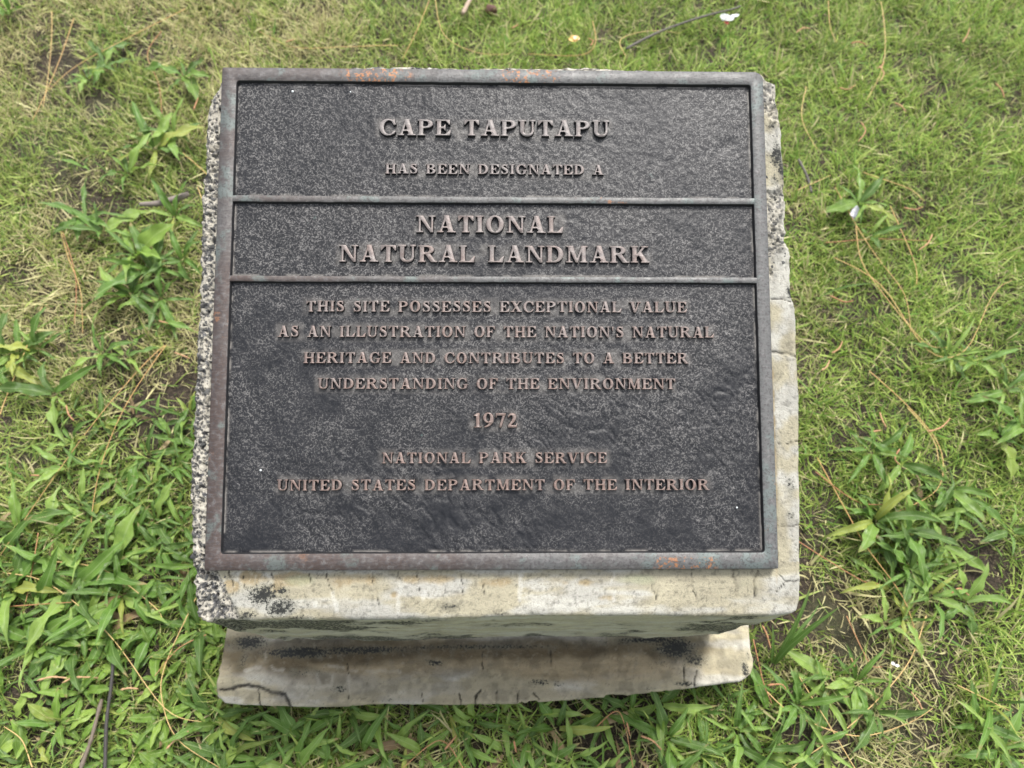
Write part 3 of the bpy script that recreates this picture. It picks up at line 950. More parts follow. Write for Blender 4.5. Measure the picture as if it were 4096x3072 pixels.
# ------------- recessed panel: pebbled, slightly uneven sheet
nx, ny = 420, 380
pxs = np.linspace(IXL - 0.0016, IXR + 0.0016, nx); pys = np.linspace(IYB - 0.0016, IYT + 0.0016, ny)
gxx, gyy = np.meshgrid(pxs, pys, indexing='ij')
PP = np.c_[gxx.ravel(), gyy.ravel(), np.zeros(nx * ny)]
q_ = PP @ np.array([[0.8, -0.6, 0], [0.6, 0.8, 0], [0, 0, 1.0]]) * np.array([1, 0.45, 1])
wr = np.abs(fbm(q_, 130, 3, 607) - 0.5) * 2
hz = -0.0007 * (1 - sstep(wr, 0, 0.3)) * (0.12 + 0.88 * sstep(fbm(PP, 14, 2, 609), 0.38, 0.6) * sstep(-PP[:, 1] + 0.25 * PP[:, 0], -0.02, 0.14)) + 0.0009 * (fbm(PP, 30, 3, 601) - 0.5) * sstep(-PP[:, 1] + 0.15 * PP[:, 0], -0.05, 0.16) + 0.0008 * (fbm(PP, 22, 2, 603) - 0.5) + 0.0006 * (fbm(PP, 260, 2, 605) - 0.5)
for (u, v, r, h) in ((1172, 368, .006, .0007), (1405, 368, .006, .0006), (1044, 1881, .006, .0009), (2905, 590, .008, -.001), (2500, 430, .01, -.0005)):
    c0 = survey_slope(u, v, PD)
    dd = np.hypot(PP[:, 0] - c0[0], PP[:, 1] - c0[1])
    hz += h * np.exp(-(dd / r) ** 2)
dust = np.zeros(len(PP))
for tx, a0, a1, y0, y1 in lines_m:          # grey residue gathers round the letters
    dx = np.maximum(np.maximum(a0 - PP[:, 0], PP[:, 0] - a1), 0)
    dy = np.maximum(np.maximum(y0 - PP[:, 1], PP[:, 1] - y1), 0)
    dust = np.maximum(dust, 1 - sstep(np.hypot(dx, dy), 0.0, 0.0055))
edge = np.minimum(np.minimum(PP[:, 0] - IXL, IXR - PP[:, 0]), np.minimum(PP[:, 1] - IYB, IYT - PP[:, 1]))
for D in (D1, D2):
    edge = np.minimum(edge, np.where(PP[:, 1] > D[1], PP[:, 1] - D[1], 9))
dust = dust * sstep(fbm(PP, 130, 3, 611), 0.30, 0.62) * 0.22
dust = np.maximum(dust, 0.5 * (1 - sstep(edge, 0.0012, 0.0032)) * sstep(fbm(PP, 90, 3, 613), 0.42, 0.6))
PP[:, 2] = PD + np.minimum(hz, 0.0012)
q = quads_grid(nx, ny, False)[:, ::-1]
pan = mesh_np('plaque_panel', PP, q.ravel()[::1], np.full(len(q), 4), MPAN, True, {'tone': np.repeat(dust[:, None], 3, 1)})
link('panel', pan, plaque)

# ------------- letters: built from strokes as a distance field, contoured, raised
class G:
    def __init__(self, w): self.w = w; self.adds = []; 
def P_(*pts): return ('poly', pts)
def R_(x0, y0, x1, y1): return ('rect', x0, y0, x1, y1)
def E_(cx, cy, rx, ry): return ('ell', cx, cy, rx, ry)
def S_(path, rads): return ('stroke', path, rads)
SH = 0.065   # serif thickness
def sten(x, w=0.2, top=True, bot=True, ov=0.085):
    o = [R_(x, 0, x + w, 1)]
    if bot: o.append(R_(x - ov, 0, x + w + ov, SH))
    if top: o.append(R_(x - ov, 1 - SH, x + w + ov, 1))
    return o
def diag(x0, x1, w, y0=0, y1=1):
    """parallelogram from x0 (at y0) to x1 (at y1), horizontal width w"""
    return P_((x0, y0), (x0 + w, y0), (x1 + w, y1), (x1, y1))
GLYPH = {}
def gl(ch, w, add, sub=(), add2=(), sub2=()): GLYPH[ch] = (w, add, sub, add2, sub2)
gl('I', 0.40, sten(0.10))
gl('H', 0.96, sten(0.10) + sten(0.66) + [R_(0.25, 0.46, 0.7, 0.55)])
gl('E', 0.82, sten(0.09) + [R_(0.1, 1 - SH, 0.74, 1), P_((0.52, 1), (0.78, 1), (0.78, 0.70), (0.74, 0.70)), R_(0.2, 0.465, 0.5, 0.545), P_((0.42, 0.5), (0.53, 0.68), (0.53, 0.33)),
                             R_(0.1, 0, 0.78, SH), P_((0.5, 0), (0.78, 0), (0.83, 0.33), (0.79, 0.33))])
gl('F', 0.76, sten(0.09) + [R_(0.1, 1 - SH, 0.74, 1), P_((0.50, 1), (0.76, 1), (0.76, 0.70), (0.72, 0.70)), R_(0.2, 0.465, 0.5, 0.545), P_((0.42, 0.5), (0.53, 0.68), (0.53, 0.33))])
gl('L', 0.80, sten(0.09) + [R_(0.1, 0, 0.76, SH), P_((0.48, 0), (0.77, 0), (0.82, 0.36), (0.78, 0.36))])
gl('T', 0.84, sten(0.32, 0.2, False) + [R_(0.03, 1 - SH, 0.81, 1), P_((0.03, 1), (0.26, 1), (0.06, 0.70), (0.02, 0.70)), P_((0.58, 1), (0.81, 1), (0.82, 0.70), (0.78, 0.70))])
gl('A', 0.96, [diag(0.62, 0.36, 0.24), diag(0.13, 0.42, 0.075), R_(0.25, 0.28, 0.70, 0.345), R_(0.0, 0, 0.32, SH), R_(0.53, 0, 0.96, SH), P_((0.40, 0.9), (0.60, 0.9), (0.56, 1.02), (0.46, 1.02))])
gl('V', 0.96, [P_((0.37, 0), (0.53, 0), (0.34, 1), (0.09, 1)), P_((0.44, 0), (0.53, 0), (0.86, 1), (0.78, 1)), R_(0.0, 1 - SH, 0.43, 1), R_(0.65, 1 - SH, 0.97, 1)])
gl('N', 0.98, [R_(0.14, 0, 0.215, 0.95), P_((0.10, 1), (0.34, 1), (0.87, 0), (0.76, 0)), R_(0.79, 0.0, 0.87, 1), R_(0.02, 0, 0.34, SH), R_(0.0, 1 - SH, 0.26, 1), R_(0.66, 1 - SH, 0.99, 1)])
gl('M', 1.16, [R_(0.13, 0, 0.205, 1), P_((0.11, 1), (0.36, 1), (0.62, 0), (0.52, 0)), P_((0.52, 0), (0.60, 0), (0.92, 1), (0.84, 1)), R_(0.84, 0, 1.04, 1), R_(0.0, 0, 0.33, SH), R_(0.76, 0, 1.13, SH),
               R_(0.02, 1 - SH, 0.3, 1), R_(0.86, 1 - SH, 1.13, 1)])
gl('K', 0.98, sten(0.10) + [P_((0.26, 0.40), (0.38, 0.40), (0.80, 1), (0.70, 1)), P_((0.38, 0.56), (0.52, 0.70), (0.94, 0), (0.68, 0)), R_(0.56, 1 - SH, 0.92, 1), R_(0.56, 0, 1.0, SH)])
gl('X', 0.96, [diag(0.64, 0.10, 0.25), diag(0.12, 0.72, 0.085), R_(0.0, 0, 0.32, SH), R_(0.54, 0, 0.97, SH), R_(0.02, 1 - SH, 0.45, 1), R_(0.62, 1 - SH, 0.93, 1)])
gl('U', 0.94, [E_(0.46, 0.32, 0.36, 0.34)], [E_(0.49, 0.36, 0.235, 0.27), R_(-0.1, 0.34, 1.2, 1.3)], [R_(0.10, 0.32, 0.30, 1), R_(0.73, 0.32, 0.81, 1), R_(0.0, 1 - SH, 0.40, 1), R_(0.62, 1 - SH, 0.92, 1)])
gl('O', 0.96, [E_(0.48, 0.5, 0.45, 0.52)], [E_(0.48, 0.5, 0.225, 0.455)])
gl('C', 0.92, [E_(0.49, 0.5, 0.46, 0.52)], [E_(0.54, 0.5, 0.29, 0.45), P_((0.62, 0.68), (1.2, 0.68), (1.2, 0.22), (0.72, 0.22))], [P_((0.79, 1.0), (0.85, 1.0), (0.86, 0.66), (0.80, 0.66)), P_((0.70, 0.90), (0.84, 0.80), (0.86, 0.66), (0.82, 0.64)), P_((0.72, 0.14), (0.8, 0.08), (0.9, 0.24), (0.86, 0.27))])
gl('G', 0.99, [E_(0.49, 0.5, 0.46, 0.52)], [E_(0.54, 0.5, 0.29, 0.45), P_((0.62, 0.68), (1.2, 0.68), (1.2, 0.36), (0.62, 0.36))], [P_((0.78, 1.0), (0.84, 1.0), (0.85, 0.67), (0.79, 0.67)), P_((0.70, 0.90), (0.82, 0.82), (0.85, 0.67), (0.81, 0.65)), R_(0.68, 0.06, 0.87, 0.42), R_(0.55, 0.38, 0.98, 0.44)])
gl('D', 0.94, [E_(0.38, 0.5, 0.52, 0.5)], [E_(0.34, 0.5, 0.32, 0.435), R_(-0.4, -0.1, 0.25, 1.1)], sten(0.09, 0.2, True, True, 0.085) + [R_(0.2, 1 - SH, 0.42, 1), R_(0.2, 0, 0.42, SH)])
gl('P', 0.86, [E_(0.42, 0.735, 0.40, 0.265)], [E_(0.38, 0.735, 0.22, 0.20), R_(-0.4, -0.1, 0.25, 1.1)], sten(0.09) + [R_(0.2, 1 - SH, 0.44, 1), R_(0.2, 0.47, 0.44, 0.47 + SH)])
gl('R', 0.98, [E_(0.42, 0.745, 0.40, 0.255)], [E_(0.38, 0.745, 0.22, 0.19), R_(-0.4, -0.1, 0.25, 1.1)], sten(0.09) + [R_(0.2, 1 - SH, 0.44, 1), R_(0.2, 0.49, 0.44, 0.49 + SH), P_((0.36, 0.52), (0.58, 0.55), (0.92, 0.02), (0.68, 0.0)), R_(0.68, 0, 1.0, SH)])
gl('B', 0.90, [E_(0.40, 0.76, 0.37, 0.24), E_(0.42, 0.27, 0.42, 0.27)], [E_(0.36, 0.76, 0.20, 0.175), E_(0.38, 0.27, 0.225, 0.205), R_(-0.4, -0.1, 0.25, 1.1)], sten(0.09) + [R_(0.2, 1 - SH, 0.42, 1), R_(0.2, 0, 0.42, SH), R_(0.2, 0.49, 0.44, 0.49 + SH)])
gl('S', 0.72, [S_([(0.56, 0.74), (0.54, 0.88), (0.38, 0.95), (0.24, 0.90), (0.17, 0.78), (0.22, 0.65), (0.38, 0.55), (0.53, 0.43), (0.60, 0.28), (0.54, 0.12), (0.37, 0.045), (0.2, 0.10), (0.13, 0.26)],
                  [0.03, 0.035, 0.045, 0.06, 0.085, 0.10, 0.115, 0.11, 0.09, 0.065, 0.045, 0.035, 0.03]), R_(0.56, 0.68, 0.61, 1.0), R_(0.08, 0.0, 0.13, 0.34)])
gl("'", 0.26, [P_((0.05, 1.0), (0.21, 1.0), (0.16, 0.62), (0.10, 0.62))])
gl('1', 0.52, [R_(0.20, 0, 0.40, 0.98), R_(0.06, 0, 0.54, 0.05), P_((0.04, 0.84), (0.07, 0.79), (0.40, 0.90), (0.40, 1.0), (0.34, 1.0))])
gl('7', 0.66, [P_((0.04, 1.0), (0.66, 1.0), (0.64, 0.84), (0.06, 0.84)), P_((0.02, 0.70), (0.06, 0.70), (0.12, 0.92), (0.04, 1.0)), P_((0.24, 0), (0.38, 0), (0.66, 0.95), (0.52, 0.95))])
gl('2', 0.70, [S_([(0.08, 0.74), (0.16, 0.88), (0.32, 0.93), (0.46, 0.84), (0.48, 0.68), (0.40, 0.48), (0.24, 0.28), (0.10, 0.10)], [0.03, 0.05, 0.07, 0.1, 0.11, 0.09, 0.06, 0.05]), P_((0.04, 0.0), (0.60, 0.0), (0.62, 0.16), (0.06, 0.16)), P_((0.56, 0.0), (0.60, 0.0), (0.67, 0.30), (0.62, 0.30))])
gl('9', 0.70, [E_(0.35, 0.66, 0.33, 0.35)], [E_(0.35, 0.67, 0.14, 0.29)], [S_([(0.60, 0.66), (0.58, 0.42), (0.46, 0.22), (0.28, 0.08), (0.12, 0.03)], [0.08, 0.1, 0.08, 0.05, 0.03])])

def sdf(pr, X, Y):
    k = pr[0]
    if k == 'rect':
        _, x0, y0, x1, y1 = pr
        dx = np.maximum(x0 - X, X - x1); dy = np.maximum(y0 - Y, Y - y1)
        return np.maximum(dx, dy)
    if k == 'poly':
        pts = pr[1]
        A = sum(pts[i][0] * pts[(i + 1) % len(pts)][1] - pts[(i + 1) % len(pts)][0] * pts[i][1] for i in range(len(pts)))
        if A < 0: pts = pts[::-1]
        d = None
        for i in range(len(pts)):
            (x0, y0), (x1, y1) = pts[i], pts[(i + 1) % len(pts)]
            L = math.hypot(x1 - x0, y1 - y0)
            e = ((y1 - y0) * (X - x0) - (x1 - x0) * (Y - y0)) / L
            d = e if d is None else np.maximum(d, e)
        return d
    if k == 'ell':
        _, cx_, cy_, rx, ry = pr
        r = np.sqrt(((X - cx_) / rx) ** 2 + ((Y - cy_) / ry) ** 2)
        gq = np.sqrt((((X - cx_) / rx ** 2)) ** 2 + (((Y - cy_) / ry ** 2)) ** 2) / np.maximum(r, 1e-6)
        return (r - 1) / np.maximum(gq, 1e-3)
    if k == 'stroke':
        path, rad = np.array(pr[1]), np.array(pr[2])
        # Catmull-Rom
        n = len(path)
        d = np.full(X.shape, 9.0)
        for i in range(n - 1):
            p0, p1, p2, p3 = path[max(i - 1, 0)], path[i], path[i + 1], path[min(i + 2, n - 1)]
            for t in np.linspace(0, 1, 10):
                pt = 0.5 * ((2 * p1) + (p2 - p0) * t + (2 * p0 - 5 * p1 + 4 * p2 - p3) * t * t + (3 * p1 - p0 - 3 * p2 + p3) * t ** 3)
                rr_ = rad[i] * (1 - t) + rad[i + 1] * t
                d = np.minimum(d, np.hypot(X - pt[0], Y - pt[1]) - rr_)
        return d

def smin(a, b, k=0.03):
    h = np.clip(0.5 + 0.5 * (b - a) / k, 0, 1)
    return b * (1 - h) + a * h - k * h * (1 - h)

def contour(D, xs, ys):
    """marching squares, returns closed loops with the solid on the left"""
    segs = {}
    inside = D < 0
    nx_, ny_ = D.shape
    def ept(e):
        (i0, j0, i1, j1) = e
        d0, d1 = D[i0, j0], D[i1, j1]
        t = d0 / (d0 - d1)
        return (xs[i0] + (xs[i1] - xs[i0]) * t, ys[j0] + (ys[j1] - ys[j0]) * t)
    for i in range(nx_ - 1):
        col = inside[i:i + 2]
        act = np.where((col[0, :-1] != col[0, 1:]) | (col[0, :-1] != col[1, :-1]) | (col[1, :-1] != col[1, 1:]))[0]
        for j in act:
            c = (inside[i, j], inside[i + 1, j], inside[i + 1, j + 1], inside[i, j + 1])
            E = ((i, j, i + 1, j), (i + 1, j, i + 1, j + 1), (i, j + 1, i + 1, j + 1), (i, j, i, j + 1))
            cr = []
            for k in range(4):
                if c[k] != c[(k + 1) % 4]:
                    cr.append((k, c[k]))          # leaving (True) or entering (False) going counter-clockwise
            if len(cr) == 2:
                (k0, in0), (k1, _) = cr
                if in0:   # solid before edge k0, so contour runs k0 -> k1 with solid on left
                    segs.setdefault(E[k0], []).append(E[k1])
                else:
                    segs.setdefault(E[k1], []).append(E[k0])
            elif len(cr) == 4:
                for (k0, in0) in cr:
                    if in0:
                        segs.setdefault(E[k0], []).append(E[(k0 + 3) % 4])
    loops = []
    while segs:
        st = next(iter(segs)); cur = st; lp = []
        while True:
            lp.append(ept(cur))
            nxt = segs[cur].pop()
            if not segs[cur]: del segs[cur]
            cur = nxt
            if cur == st or cur not in segs: break
        if len(lp) > 6: loops.append(np.array(lp))
    return loops

def simplify(P, eps):
    def rdp(a):
        if len(a) < 3: return a
        p0, p1 = a[0], a[-1]
        v = p1 - p0; L = np.hypot(*v)
        d = np.abs(v[0] * (a[:, 1] - p0[1]) - v[1] * (a[:, 0] - p0[0])) / (L + 1e-12) if L > 1e-9 else np.hypot(a[:, 0] - p0[0], a[:, 1] - p0[1])
        k = int(np.argmax(d))
        if d[k] > eps:
            return np.vstack([rdp(a[:k + 1])[:-1], rdp(a[k:])])
        return np.array([p0, p1])
    h = len(P) // 2
    return np.vstack([rdp(P[:h + 1])[:-1], rdp(np.vstack([P[h:], P[:1]]))[:-1]])

def glyph_mesh(ch):
    w, add, sub, add2, sub2 = GLYPH[ch]
    res = 0.0125
    xs = np.arange(-0.12, w + 0.14, res); ys = np.arange(-0.12, 1.14, res)
    X, Y = np.meshgrid(xs, ys, indexing='ij')
    D = None
    for pr in add:
        d = sdf(pr, X, Y); D = d if D is None else smin(D, d)
    for pr in sub: D = np.maximum(D, -sdf(pr, X, Y))
    for pr in add2: D = smin(D, sdf(pr, X, Y))
    if ch not in "OCGSU9'":
        D = np.maximum(D, np.maximum(-Y - 0.0, Y - (1.02 if ch == 'A' else 1.0)) + 0.014)
    D = D - 0.014
    D = D + 0.004 * np.sin(X * 31 + ord(ch)) * np.sin(Y * 27 + ord(ch) * 2)   # hand-cast unevenness
    loops = [simplify(l, 0.0045) for l in contour(D, xs, ys)]
    loops = [l for l in loops if len(l) >= 4]
    H = 0.18
    V, Fq, Ft = [], [], []
    tops = []
    for l in loops:
        n = len(l)
        t = np.roll(l, -1, 0) - np.roll(l, 1, 0)
        nn = np.c_[t[:, 1], -t[:, 0]]; nn /= np.linalg.norm(nn, axis=1)[:, None] + 1e-9   # outward: solid on the left
        b0 = len(V)
        for off, z in ((-0.003, H), (0.004, H - 0.010), (0.030, -0.05)):
            for k in range(n):
                V.append((l[k, 0] + nn[k, 0] * off, l[k, 1] + nn[k, 1] * off, z))
        for r in range(2):
            for k in range(n):
                a, b2 = b0 + r * n + k, b0 + r * n + (k + 1) % n
                Fq.append((a, a + n, b2 + n, b2))
        tops.append((b0, n))
    poly = [[Vector(V[b0 + k]) for k in range(n)] for b0, n in tops]
    idx = [b0 + k for b0, n in tops for k in range(n)]
    for tri in tessellate_polygon(poly):
        a, b2, c = (idx[i] for i in tri)
        va, vb, vc = V[a], V[b2], V[c]
        if (vb[0] - va[0]) * (vc[1] - va[1]) - (vb[1] - va[1]) * (vc[0] - va[0]) < 0: b2, c = c, b2
        Ft.append((a, b2, c))
    lp = [i for f in Fq for i in f] + [i for f in Ft for i in f]
    tt = [4] * len(Fq) + [3] * len(Ft)
    return mesh_np('letter_' + ch, np.array(V), np.array(lp), np.array(tt), MLET)

gm_cache = {}
SP, TR_ = 0.50, 0.12
for tx, a0, a1, y0, y1 in lines_m:
    hcap = y1 - y0
    # natural width with tracking, then a horizontal stretch to the surveyed extent
    nat = sum((GLYPH[c][0] if c != ' ' else SP) for c in tx) + TR_ * (len(tx) - 1)
    sx = (a1 - a0) / nat
    if len(tx) < 5: pass
    x = a0
    for c in tx:
        if c == ' ':
            x += (SP + TR_) * sx
            continue
        if c not in gm_cache: gm_cache[c] = glyph_mesh(c)
        o = link('raised_letter', gm_cache[c], plaque)
        j = random.uniform(-1, 1)
        o.location = (x, y0 + j * 0.00012, PD + 0.0001)
        o.rotation_euler = (0, 0, random.uniform(-0.008, 0.008))
        o.scale = (sx, hcap, 0.018 if hcap > 0.011 else 0.0145)
        x += (GLYPH[c][0] + TR_) * sx

# small rivet-like dots in the field
def dot_mesh():
    V = [(0, 0, 0.5)]; F_ = []
    for j, (r, z) in enumerate(((0.5, 0.42), (0.85, 0.2), (1.0, -0.2))):
        for i in range(10):
            th = 2 * math.pi * i / 10; V.append((r * math.cos(th), r * math.sin(th), z))
    lp, tt = [], []
    for i in range(10): lp += [0, 1 + i, 1 + (i + 1) % 10]; tt.append(3)
    for j in range(2):
        for i in range(10):
            a = 1 + j * 10 + i; b2 = 1 + j * 10 + (i + 1) % 10
            lp += [a, a + 10, b2 + 10, b2]; tt.append(4)
    g = NT('pale_bare_metal'); g.set(Base_Color=(0.55, 0.58, 0.58), Roughness=0.4)
    return mesh_np('dot', np.array(V), np.array(lp), np.array(tt), g.m, True)
dm = dot_mesh()
for (u, v, r) in ((1172, 368, .0011), (1403, 370, .0007), (1044, 1881, .0010), (2946, 2030, .0008)):
    c0 = survey_slope(u, v, PD)
    o = link('pin_head', dm, plaque); o.location = (c0[0], c0[1], PD + 0.0011); o.scale = (r, r, r)

# ================================================================== LAWN
def grass_material():
    g = NT('fine_grass')
    at = g.n('ShaderNodeAttribute', attribute_name='tone')
    g.set(Base_Color=at.outputs['Color'], Roughness=0.55, Specular_IOR_Level=0.35)
    tr = g.n('ShaderNodeBsdfTranslucent'); g.l(at.outputs['Color'], tr.inputs['Color'])
    mx = g.n('ShaderNodeMixShader'); mx.inputs[0].default_value = 0.32
    g.l(g.b.outputs[0], mx.inputs[1]); g.l(tr.outputs[0], mx.inputs[2]); g.l(mx.outputs[0], g.out.inputs['Surface'])
    return g.m

bare_px = [(230, 235, 130, .9), (390, 410, 90, .9), (560, 150, 60, .7), (100, 30, 80, .6), (450, 230, 60, .6), (590, 1620, 150, .9), (650, 1700, 120, .9), (720, 1530, 80, .9), (520, 1330, 60, .7),
           (3290, 2420, 130, .9), (3400, 2500, 120, .9), (3230, 2340, 90, .95), (3480, 2560, 80, .8), (3930, 2280, 110, 1.0), (3870, 2350, 70, .8), (3620, 90, 60, .7), (3740, 350, 80, .6), (3200, 2900, 90, .8), (3360, 2880, 80, .8),
           (2400, 2960, 180, .95), (2560, 2880, 100, .9), (2250, 2900, 100, .8), (1900, 3000, 100, .8), (950, 3030, 120, .8), (160, 2830, 100, .9), (60, 2760, 60, .8), (3850, 1120, 60, .5), (3900, 1150, 60, .5), (3720, 2830, 60, .6), (3640, 2960, 60, .6),
           (650, 1080, 60, .6), (700, 2560, 90, .8), (560, 2600, 60, .7), (900, 100, 50, .5), (860, 520, 50, .6)]
bare_m = []
for u, v, r, s in bare_px:
    c0 = survey_z(u, v, 0.01); c1 = survey_z(u + r, v, 0.01)
    bare_m.append((c0[0], c0[1], abs(c1[0] - c0[0]), s))

def bare_mask(x, y):
    s = np.zeros(len(x))
    for cx_, cy_, r, st in bare_m:
        s = np.maximum(s, st * np.exp(-((x - cx_) ** 2 + (y - cy_) ** 2) / r ** 2))
    return s

def make_grass(n, x0, x1, y0, y1, scale=1.0, seed=1, hole=None):
    r = np.random.default_rng(seed)
    x = r.uniform(x0, x1, n); y = r.uniform(y0, y1, n)
    p = np.stack([x, y, x * 0], 1)
    bm = bare_mask(x, y) + 0.5 * (fbm(p, 22, 3, 703) - 0.5)
    tuft = fbm(p, 26, 3, 705)
    keep = (~inside_foot(x, y, 0.001)) & (r.random(n) > np.clip(bm * 1.25, 0, 0.93)) & (r.random(n) < 0.40 + 1.3 * sstep(tuft, 0.3, 0.62))
    if hole: keep &= ~((x > hole[0]) & (x < hole[1]) & (y > hole[2]) & (y < hole[3]))
    x, y, p, bm, tuft = x[keep], y[keep], p[keep], bm[keep], tuft[keep]
    n = len(x)
    z = gz(x, y) - 0.003
    # matted growth: local combing direction
    fa = fbm(p, 9, 3, 711) * 14 + r.normal(0, 1.7, n)
    L = scale * (0.014 + 0.024 * r.random(n) ** 1.5) * (0.75 + 0.7 * tuft)
    lean = np.clip(r.normal(0.95, 0.33, n), 0.15, 1.5)
    bend = r.normal(0.35, 0.35, n)
    w = scale * r.uniform(0.0004, 0.0009, n)
    broad = r.random(n) < 0.07
    w = np.where(broad, w * 1.9, w); L = np.where(broad, L * 1.35, L)
    ts = np.array([0, 0.38, 0.72, 1.0])
    ctr = np.zeros((n, 4, 3))
    ctr[:, 0] = np.stack([x, y, z], 1)
    dirs = np.stack([np.cos(fa), np.sin(fa)], 1)
    sidec = r.normal(0, 0.9, n)
    for k in range(1, 4):
        th = np.clip(lean + bend * ts[k], 0, 1.75)
        ds = (ts[k] - ts[k - 1]) * L
        fa2 = fa + sidec * ts[k]
        ctr[:, k, 0] = ctr[:, k - 1, 0] + np.cos(fa2) * np.sin(th) * ds
        ctr[:, k, 1] = ctr[:, k - 1, 1] + np.sin(fa2) * np.sin(th) * ds
        ctr[:, k, 2] = ctr[:, k - 1, 2] + np.cos(th) * ds
    rot = r.uniform(0, math.pi, n)
    sx, sy = -np.sin(fa + 0.5 * np.cos(rot)), np.cos(fa + 0.5 * np.cos(rot))
    sd = np.stack([sx, sy, 0.35 * np.sin(rot * 2)], 1)
    V = np.zeros((n, 7, 3))
    for k, ww in enumerate((0.8, 1.0, 0.7)):
        V[:, 2 * k] = ctr[:, k] - sd * (w * ww)[:, None]
        V[:, 2 * k + 1] = ctr[:, k] + sd * (w * ww)[:, None]
    V[:, 6] = ctr[:, 3]
    base = (np.arange(n) * 7)[:, None]
    Fq = (base + np.array([[0, 1, 3, 2, 2, 3, 5, 4, 4, 5, 6]])).ravel()
    tot = np.tile(np.array([4, 4, 3]), n)
    # colour: own hue of each blade; dry patches where the lawn has died back
    dry = fbm(p, 4.5, 3, 721) + 0.35 * (fbm(p, 30, 2, 723) - 0.5)
    bias = 0.05 * sstep(-x, 0.15, 0.6) * sstep(y, -0.1, 0.2) + 0.06 * sstep(-y + 0.0, -0.1, 0.4) - 0.10 * sstep(y, 0.25, 0.5) * sstep(x, -0.1, 0.3)
    bias = bias - 0.09 * sstep(x, 0.15, 0.3) * sstep(y, -0.28, -0.1)
    pd = sstep(dry + bias + 0.35 * np.clip(bm, 0, 1), 0.46, 0.90) * 0.62 + 0.13
    isdry = r.random(n) < pd
    g1 = np.array([0.20, 0.295, 0.055]); g2 = np.array([0.43, 0.48, 0.15]); g3 = np.array([0.14, 0.255, 0.06])
    d1 = np.array([0.58, 0.55, 0.28]); d2 = np.array([0.36, 0.31, 0.17])
    u = r.random(n)[:, None]; u2 = r.random(n)[:, None]
    green = np.where(u2 < 0.7, g1 + (g2 - g1) * u, g3 + (g1 - g3) * u)
    yel = fbm(p, 9, 2, 731)[:, None]
    green = green * (0.72 + 0.56 * yel) * (1 + sstep(x, -0.25, 0.1)[:, None] * np.array([-0.04, 0.03, -0.10]))
    drc = d2 + (d1 - d2) * r.random(n)[:, None] ** 0.7
    c = np.where(isdry[:, None], drc, green)
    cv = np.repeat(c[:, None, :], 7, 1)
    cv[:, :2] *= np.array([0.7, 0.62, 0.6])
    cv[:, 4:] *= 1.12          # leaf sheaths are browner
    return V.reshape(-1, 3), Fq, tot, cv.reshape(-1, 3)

MG = grass_material()
Va, Fa, Ta, Ca = make_grass(470000, -1.15, 1.25, -0.52, 1.15, 1.0, 1)
Vb, Fb, Tb, Cb = make_grass(260000, -2.0, 2.0, -1.4, 2.0, 1.45, 2, (-1.13, 1.23, -0.5, 1.13))
Vc, Fc, Tc, Cc = make_grass(70000, -4.5, 4.5, -4.0, 4.5, 2.6, 3, (-1.95, 1.95, -1.35, 1.95))
lawn = link('lawn_grass', mesh_np('lawn_grass', np.vstack([Va, Vb, Vc]), np.concatenate([Fa, Fb + len(Va), Fc + len(Va) + len(Vb)]), np.concatenate([Ta, Tb, Tc]), MG, False, {'tone': np.vstack([Ca, Cb, Cc])}))
lawn['kind'] = 'stuff'
lawn['label'] = 'fine matted yellow-green lawn grass with dry straw patches around the pedestal'
lawn['category'] = 'grass'

# ================================================================== BROAD-LEAVED WEEDS
def leaf_material(name, c1, c2, pale):
    g = NT(name)
    uv = g.coord('UV')
    sep = g.n('ShaderNodeSeparateXYZ'); g.l(uv, sep.inputs[0])
    oi = g.n('ShaderNodeObjectInfo')
    mp = g.n('ShaderNodeMapping'); mp.inputs['Scale'].default_value = (3, 34, 1); g.l(uv, mp.inputs[0])
    vein = g.noise(mp.outputs[0], 1, 3, 0.5)
    rn = oi.outputs['Random']
    c = g.mix(g.rng(rn, 0.0, 0.7), tuple(0.6 * k for k in c1), c1)
    c = g.mix(g.rng(rn, 0.5, 0.95), c, c2)
    c = g.mix(g.rng(g.math('FRACT', g.math('MULTIPLY', rn, 37.0)), 0.95, 0.98), c, (0.34, 0.38, 0.07))
    tipn = g.math('ADD', sep.outputs[0], g.math('MULTIPLY', g.noise(g.coord('Object'), 5, 3, 0.6), 0.5))
    c = g.mix(g.math('MULTIPLY', g.rng(tipn, 1.08, 1.22), g.rng(g.math('FRACT', g.math('MULTIPLY', rn, 91.0)), 0.4, 0.6)), c, (0.30, 0.22, 0.09))
    c = g.mix(g.rng(vein, 0.45, 0.7, 0, 0.4), c, pale)
    mid = g.rng(g.math('ABSOLUTE', g.math('SUBTRACT', sep.outputs[1], 0.5)), 0.02, 0.06, 0.45, 0.0)
    c = g.mix(mid, c, pale)
    blot = g.noise(g.coord('Object'), 3.2, 4, 0.6)
    c = g.mix(g.rng(blot, 0.6, 0.78, 0, 0.4), c, tuple(0.6 * k for k in c1))
    g.set(Base_Color=c, Roughness=0.36, Specular_IOR_Level=0.6)
    g.l(g.bump(vein, 0.02, 0.35), g.b.inputs['Normal'])
    tr = g.n('ShaderNodeBsdfTranslucent'); g.l(c, tr.inputs['Color'])
    mx = g.n('ShaderNodeMixShader'); mx.inputs[0].default_value = 0.3
    g.l(g.b.outputs[0], mx.inputs[1]); g.l(tr.outputs[0], mx.inputs[2]); g.l(mx.outputs[0], g.out.inputs['Surface'])
    return g.m

